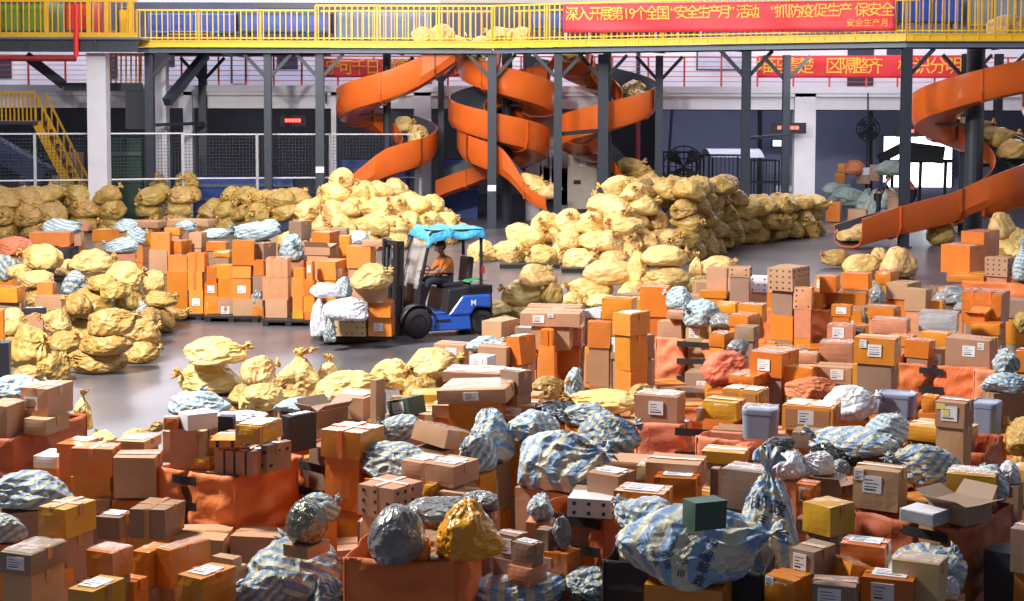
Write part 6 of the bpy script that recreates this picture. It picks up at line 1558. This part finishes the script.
# pallet with load
pc_ = F0 + fw * 1.78; e = empty('pallet', pc_ + Vector((0, 0, .0)), fa, 'dark wooden pallet lifted on the forklift forks', 'pallet')
mb = MB(); mb.box((0, 0, .185), (1.3, 1.15, .03)); mb.build('deck', M_PALLET, e)
for y in (-.5, 0, .5): mb = MB(); mb.box((0, y, .10), (1.3, .1, .14)); mb.build('runner', M_PALLET, e)
LOAD = '''
t 334 366 371 319 337 .2 12 P | woven patterned box at the bottom of the forklift load
O 369 392 396 318 337 .2 12 L | lower orange carton of the forklift load beside the woven box
O 368 391 395 302 318 .57 12 T | upper orange carton of the forklift load
b 353 383 388 289 303 .86 12 | brown carton of the forklift load carrying the yellow sack
p 338 366 372 306 319 .56 12 | brown carton beneath the white plastic sheet on the forklift load
'''
for ln in LOAD.strip().splitlines(): box_line(ln)
for ln in '''y 371 276 44 28 1.12 30 h | olive yellow sack riding on top of the forklift load
W 346 309 46 28 .55 10 hx | white plastic bag draped over the forklift load
W 320 318 20 40 .18 70 ux | white plastic bag hanging at the outer end of the forklift load
D 331 330 14 26 .18 60 ux | small blue bag at the outer end of the forklift load
L 344 286 20 24 .85 60 | white and blue bag behind the olive yellow sack on the forklift load
W 326 290 30 18 .95 10 x | white folded bag on the rear of the forklift load'''.splitlines(): sack_line(ln)
# ================================================================== people
m_skin = mat('skin', srgb(176,120,90), .55, .05, 8)
m_hair = mat('black_hair', srgb(24,22,24), .5, .1, 30, .3, 80)
def skinned(name, J, edges, m_, parent, sub=2):
    """one continuous limb-and-trunk surface grown over a joint skeleton"""
    me = bpy.data.meshes.new(name); ks = list(J); me.from_pydata([J[k][0] for k in ks], [(ks.index(a), ks.index(b)) for a, b in edges], [])
    o = bpy.data.objects.new(name, me); COL.objects.link(o); o.parent = parent
    md = o.modifiers.new('k', 'SKIN'); sv = me.skin_vertices[0].data
    for i, k in enumerate(ks): r_ = J[k][1]; sv[i].radius = r_ if isinstance(r_, tuple) else (r_, r_)
    sv[0].use_root = True
    o.modifiers.new('s', 'SUBSURF').levels = sub; o.modifiers['s'].render_levels = sub
    me.materials.append(m_); md.use_smooth_shade = True
    return o
def person(loc, rz, pose, label, shirt, pants, hat=None, mask=False):
    e = empty('person', loc, rz, label, 'person'); V_ = lambda *a: Vector(a)
    if pose == 'drive':
        J = dict(pelvis=(V_(-.30, 0, 1.08), (.13, .15)), waist=(V_(-.32, 0, 1.22), (.11, .14)), chest=(V_(-.28, 0, 1.40), (.12, .17)), neck=(V_(-.23, 0, 1.54), .055), head0=(V_(-.20, 0, 1.60), .06),
                 shl=(V_(-.27, .19, 1.47), .065), ell=(V_(-.10, .25, 1.24), .048), wrl=(V_(.13, .15, 1.22), .034), shr=(V_(-.27, -.19, 1.47), .065), elr=(V_(-.10, -.25, 1.24), .048), wrr=(V_(.13, -.15, 1.22), .034),
                 hil=(V_(-.26, .10, 1.06), .095), knl=(V_(.14, .13, 1.06), .07), anl=(V_(.26, .13, .62), .045), tol=(V_(.40, .13, .54), .04), hir=(V_(-.26, -.10, 1.06), .095), knr=(V_(.14, -.13, 1.06), .07), anr=(V_(.26, -.13, .62), .045), tor=(V_(.40, -.13, .54), .04))
        head = V_(-.165, 0, 1.71)
    else:
        b = .28 if pose == 'bend' else 0
        J = dict(pelvis=(V_(0, 0, .95), (.13, .16)), waist=(V_(b * .3, 0, 1.10), (.11, .14)), chest=(V_(b * .8, 0, 1.32), (.12, .17)), neck=(V_(b * 1.15, 0, 1.47), .055), head0=(V_(b * 1.25, 0, 1.53), .06),
                 shl=(V_(b * .9, .19, 1.40), .065), ell=(V_(b + .12, .24, 1.14), .048), wrl=(V_(b + .34, .15, 1.06), .034), shr=(V_(b * .9, -.19, 1.40), .065), elr=(V_(b + .08, -.24, 1.12), .048), wrr=(V_(b + .32, -.16, 1.0), .034),
                 hil=(V_(0, .10, .90), .095), knl=(V_(.05, .11, .50), .065), anl=(V_(0, .11, .09), .045), tol=(V_(.15, .12, .04), .04), hir=(V_(0, -.10, .90), .095), knr=(V_(.03, -.11, .50), .065), anr=(V_(-.05, -.11, .09), .045), tor=(V_(.10, -.12, .04), .04))
        head = V_(b * 1.35 + .03, 0, 1.63)
    E = [('pelvis', 'waist'), ('waist', 'chest'), ('chest', 'neck'), ('neck', 'head0'), ('chest', 'shl'), ('shl', 'ell'), ('ell', 'wrl'), ('chest', 'shr'), ('shr', 'elr'), ('elr', 'wrr'), ('pelvis', 'hil'), ('hil', 'knl'), ('knl', 'anl'), ('anl', 'tol'), ('pelvis', 'hir'), ('hir', 'knr'), ('knr', 'anr'), ('anr', 'tor')]
    JJ = dict(J); EE = list(E)
    for s_ in 'lr':
        sg = 1 if s_ == 'l' else -1; w = J['wr' + s_][0]; JJ['pa' + s_] = (w + V_(.06, -sg * .01, .02), (.022, .035)); EE.append(('wr' + s_, 'pa' + s_))
        for f_, (dy, ln_) in enumerate(((-.026, .030), (-.009, .036), (.009, .034), (.026, .027))):
            a = w + V_(.085, dy, .02); JJ['f%s%d' % (s_, f_)] = (a + V_(ln_, 0, -.008), .0085); JJ['g%s%d' % (s_, f_)] = (a + V_(ln_ * 1.3, 0, -.035), .0075); EE += [('pa' + s_, 'f%s%d' % (s_, f_)), ('f%s%d' % (s_, f_), 'g%s%d' % (s_, f_))]
        JJ['t' + s_] = (w + V_(.06, -sg * .045, .01), .0095); EE.append(('pa' + s_, 't' + s_))
    JJ['headc'] = (head, (.085, .075)); JJ['headt'] = (head + V_(-.01, 0, .06), (.075, .068)); JJ['jaw'] = (head + V_(.03, 0, -.055), (.06, .05)); EE.append(('head0', 'jaw')); EE.append(('jaw', 'headc')); EE.append(('headc', 'headt'))
    body = skinned('body', JJ, EE, m_skin, e)
    g = lambda r_, k: tuple(x + k for x in r_) if isinstance(r_, tuple) else r_ + k
    S = {k: (J[k][0], g(J[k][1], .014)) for k in ('pelvis', 'waist', 'chest', 'shl', 'ell', 'shr', 'elr')}; S['neck'] = (J['chest'][0].lerp(J['neck'][0], .75), .08)
    for s_ in 'lr': S['el' + s_] = (J['sh' + s_][0].lerp(J['el' + s_][0], .85), .062)
    skinned('shirt', S, [('pelvis', 'waist'), ('waist', 'chest'), ('chest', 'neck'), ('chest', 'shl'), ('shl', 'ell'), ('chest', 'shr'), ('shr', 'elr')], shirt, e)
    T = {k: (J[k][0], g(J[k][1], .012)) for k in ('pelvis', 'hil', 'knl', 'anl', 'hir', 'knr', 'anr')}
    skinned('trousers', T, [('pelvis', 'hil'), ('hil', 'knl'), ('knl', 'anl'), ('pelvis', 'hir'), ('hir', 'knr'), ('knr', 'anr')], pants, e)
    for s_ in 'lr': mb = MB(); a, t = J['an' + s_][0], J['to' + s_][0]; mb.tube([a + V_(-.04, 0, -.04), a.lerp(t, .5) + V_(0, 0, -.02), t + V_(.04, 0, -.01)], [.045, .05, .035], 10); mb.build('shoe', M_STRAP, e, smooth=True)
    bm = bmesh.new(); bmesh.ops.create_uvsphere(bm, u_segments=20, v_segments=14, radius=1)
    for v in list(bm.verts):
        if v.co.z < -.1 and v.co.x > -.15: bm.verts.remove(v)
    for v in bm.verts: v.co = head + V_(v.co.x * .105 - .02, v.co.y * .09, v.co.z * .115 + .025) + V_(*[.004 * noise.noise(v.co * 9)] * 3)
    me = bpy.data.meshes.new('hair'); bm.to_mesh(me); bm.free(); me.polygons.foreach_set('use_smooth', [True] * len(me.polygons)); link('hair', me, e, m_hair)
    mb = MB(); mb.tube([head + V_(.085, 0, .0), head + V_(.112, 0, -.03)], [.012, .018], 8); mb.build('nose', m_skin, e)
    for sy in (-1, 1):
        mb = MB(); mb.tube([head + V_(.076, sy * .03, .018), head + V_(.088, sy * .03, .018)], .012, 8); mb.build('eye', M_STRAP, e)
        mb = MB(); mb.tube([head + V_(-.01, sy * .07, .0), head + V_(-.015, sy * .092, .0)], [.02, .026], 8); mb.build('ear', m_skin, e)
    if mask:
        mb = MB(); mb.grid(lambda u, v: tuple(head + V_(.055 + .055 * math.cos((u - .5) * 2.6), .075 * math.sin((u - .5) * 2.6), -.085 + .085 * v)), 10, 5); mb.build('face_mask', M_LABEL, e, smooth=True)
    else:
        mb = MB(); mb.box(head + V_(.085, 0, -.055), (.012, .045, .01)); mb.build('mouth', M_INK, e)
    return e
m_navy = mat('navy_trousers', srgb(38,42,58), .8, .1, 8)
person(F0 + fw * .13, fa, 'drive', 'forklift driver in an orange T-shirt and pale face mask, hands on the wheel', crumple('orange_shirt', srgb(240,140,66), None, .7, 8, .3), m_navy, mask=True)
p = on_z(880, 219, 0); person((p.x, p.y + .4, 0), R(-20), 'bend', 'person in dark clothes bending among the sage sacks', mat('dark_jacket', srgb(34,44,62), .8), m_navy)
p = on_z(917, 214, 0); person((p.x, p.y + .6, 0), R(160), 'bend', 'person in a red top working near the bright doorway', crumple('red_top', srgb(214,72,74), None, .7, 8, .3), m_navy)
# ================================================================== things laid on the huge sack, printed characters
box_line('n 683 696 728 503 531 1.52 -28 | dark green box lying in the fold of the huge striped sack')
def print_on(o, chars):
    """characters printed on a sack: (text, px, py, size, turn)"""
    bpy.context.view_layer.update(); mw = o.matrix_world; inv = mw.inverted(); bv = BVHTree.FromPolygons([mw @ v.co for v in o.data.vertices], [tuple(p.vertices) for p in o.data.polygons])
    org = Vector((0, 0, EYE)); parts = []
    for txt, px, py, sz, turn in chars:
        d = ray(px, py).normalized(); h, n_, _, _ = bv.ray_cast(org, d)
        if h is None: continue
        n_ = (n_ if n_.dot(d) < 0 else -n_); n_ = (n_ * .45 - d * .75).normalized()
        up = Vector((0, 0, 1)); rt = up.cross(n_).normalized(); up = n_.cross(rt)
        ca, sa = math.cos(R(turn)), math.sin(R(turn)); ux = rt * ca + up * sa; uy = up * ca - rt * sa
        me = text_mesh(txt, sz); bm = bmesh.new(); bm.from_mesh(me); 
        bmesh.ops.triangulate(bm, faces=bm.faces); bmesh.ops.subdivide_edges(bm, edges=[e_ for e_ in bm.edges if e_.calc_length() > sz * .12], cuts=2); bm.to_mesh(me); bm.free()
        bad = set()
        for v in me.vertices:
            q = h + ux * v.co.x + uy * v.co.y + n_ * .25
            hh, nn, _, _ = bv.ray_cast(q, -n_, .6)
            if not hh: bad.add(v.index)
            v.co = inv @ ((hh if hh else h) + n_ * .012)
        if bad:
            bm = bmesh.new(); bm.from_mesh(me); bm.verts.ensure_lookup_table(); bmesh.ops.delete(bm, geom=[bm.verts[i] for i in bad], context='VERTS'); bm.to_mesh(me); bm.free()
        link('printed_character', me, o, M_INK)
def find(lb):
    return next(q['o'] for q in ITEMS if q['label'] and lb in q['label'])
print_on(find('huge striped sack printed'), [('中', 713, 543, .095, -30), ('国', 707, 555, .095, -28), ('邮', 704, 568, .095, -22), ('政', 700, 581, .095, -18), ('中', 692, 537, .06, -60), ('国', 690, 545, .06, -60), ('邮', 688, 553, .06, -60), ('政', 685, 561, .06, -60), ('≡', 683, 573, .11, 80), ('中', 672, 545, .06, -60), ('国', 670, 553, .06, -60), ('邮政', 667, 562, .055, -75), ('CHINA', 655, 556, .05, -75), ('POST', 644, 551, .05, -75)])
print_on(find('tall upright striped sack'), [('国', 744, 502, .12, -15), ('邮', 760, 503, .14, -10), ('政', 779, 509, .14, -15), ('≡', 764, 519, .12, -25), ('中国', 738, 514, .05, -50)])
print_on(find('largest striped sack of the heap'), [('中', 588, 446, .10, -30), ('国', 581, 441, .10, -30), ('邮', 574, 436, .09, -30), ('政', 566, 432, .09, -30), ('POST', 560, 450, .06, -60)])
print('pruned', prune())
# ================================================================== light
w = bpy.data.worlds.new('hall_daylight'); bpy.context.scene.world = w; w.use_nodes = True
bg = w.node_tree.nodes['Background']; bg.inputs[0].default_value = (.80, .84, 1.0, 1); bg.inputs[1].default_value = .11
def area(name, loc, target, sx, sy, power, col):
    l = bpy.data.lights.new(name, 'AREA'); l.shape = 'RECTANGLE'; l.size = sx; l.size_y = sy; l.energy = power; l.color = col
    o = bpy.data.objects.new(name, l); COL.objects.link(o); o.location = loc; o.rotation_euler = (Vector(target) - Vector(loc)).to_track_quat('-Z', 'Y').to_euler(); return o
area('roof_light_key', (-11, 18.5, 14), (1, 30, 0), 2.2, 2.2, 6600, (1, .92, .80))
area('roof_light_mid', (-6, 40, 12.5), (0, 46, 0), 10, 6, 2400, (1, .95, .88))
area('roof_light_far', (-5, 47, 12.5), (6, 57, 2), 16, 6, 2200, (1, .96, .92))
area('gallery_light', (0, 54, 12), (0, 66, 6), 40, 3, 1100, (.96, .95, 1))
area('skylight_near', (6, 22, 14), (4, 28, 0), 12, 6, 1000, (.86, .92, 1))
o = area('roof_slot', (-5.6, 26.3, 11), (-5.6, 26.3, 0), .5, 8.5, 26, (.62, .76, 1)); o.data.spread = R(4); o.rotation_euler = (0, 0, R(4))
area('box_sheen_fill', (0, 65, 10.6), (0, 25, 1), 50, 3, 3000, (.86, .92, 1))  # added light with no windows behind it, puts sheen on the box tops
area('sack_pile_fill_light', (12, 55.5, 6), (12.5, 60, .8), 3, 2, 170, (1, .97, .92))  # added fill without a fixture, brightens the sage sack pile
area('bay_fill_light', (9, 66, 4.2), (9, 70, 1), 14, 1, 260, (.8, .85, 1))  # added fill without a fixture, lifts the black of the open bay
area('bay_fill_light_west', (-12, 66, 4.2), (-12, 72, 1), 14, 1, 330, (.9, .9, 1))  # added fill without a fixture, brightens the inner wall behind the fence
sc = bpy.context.scene; sc.view_settings.view_transform = 'Standard'; sc.view_settings.look = 'None'; sc.view_settings.exposure = .4; sc.view_settings.gamma = 1; sc.view_settings.use_curve_mapping = False
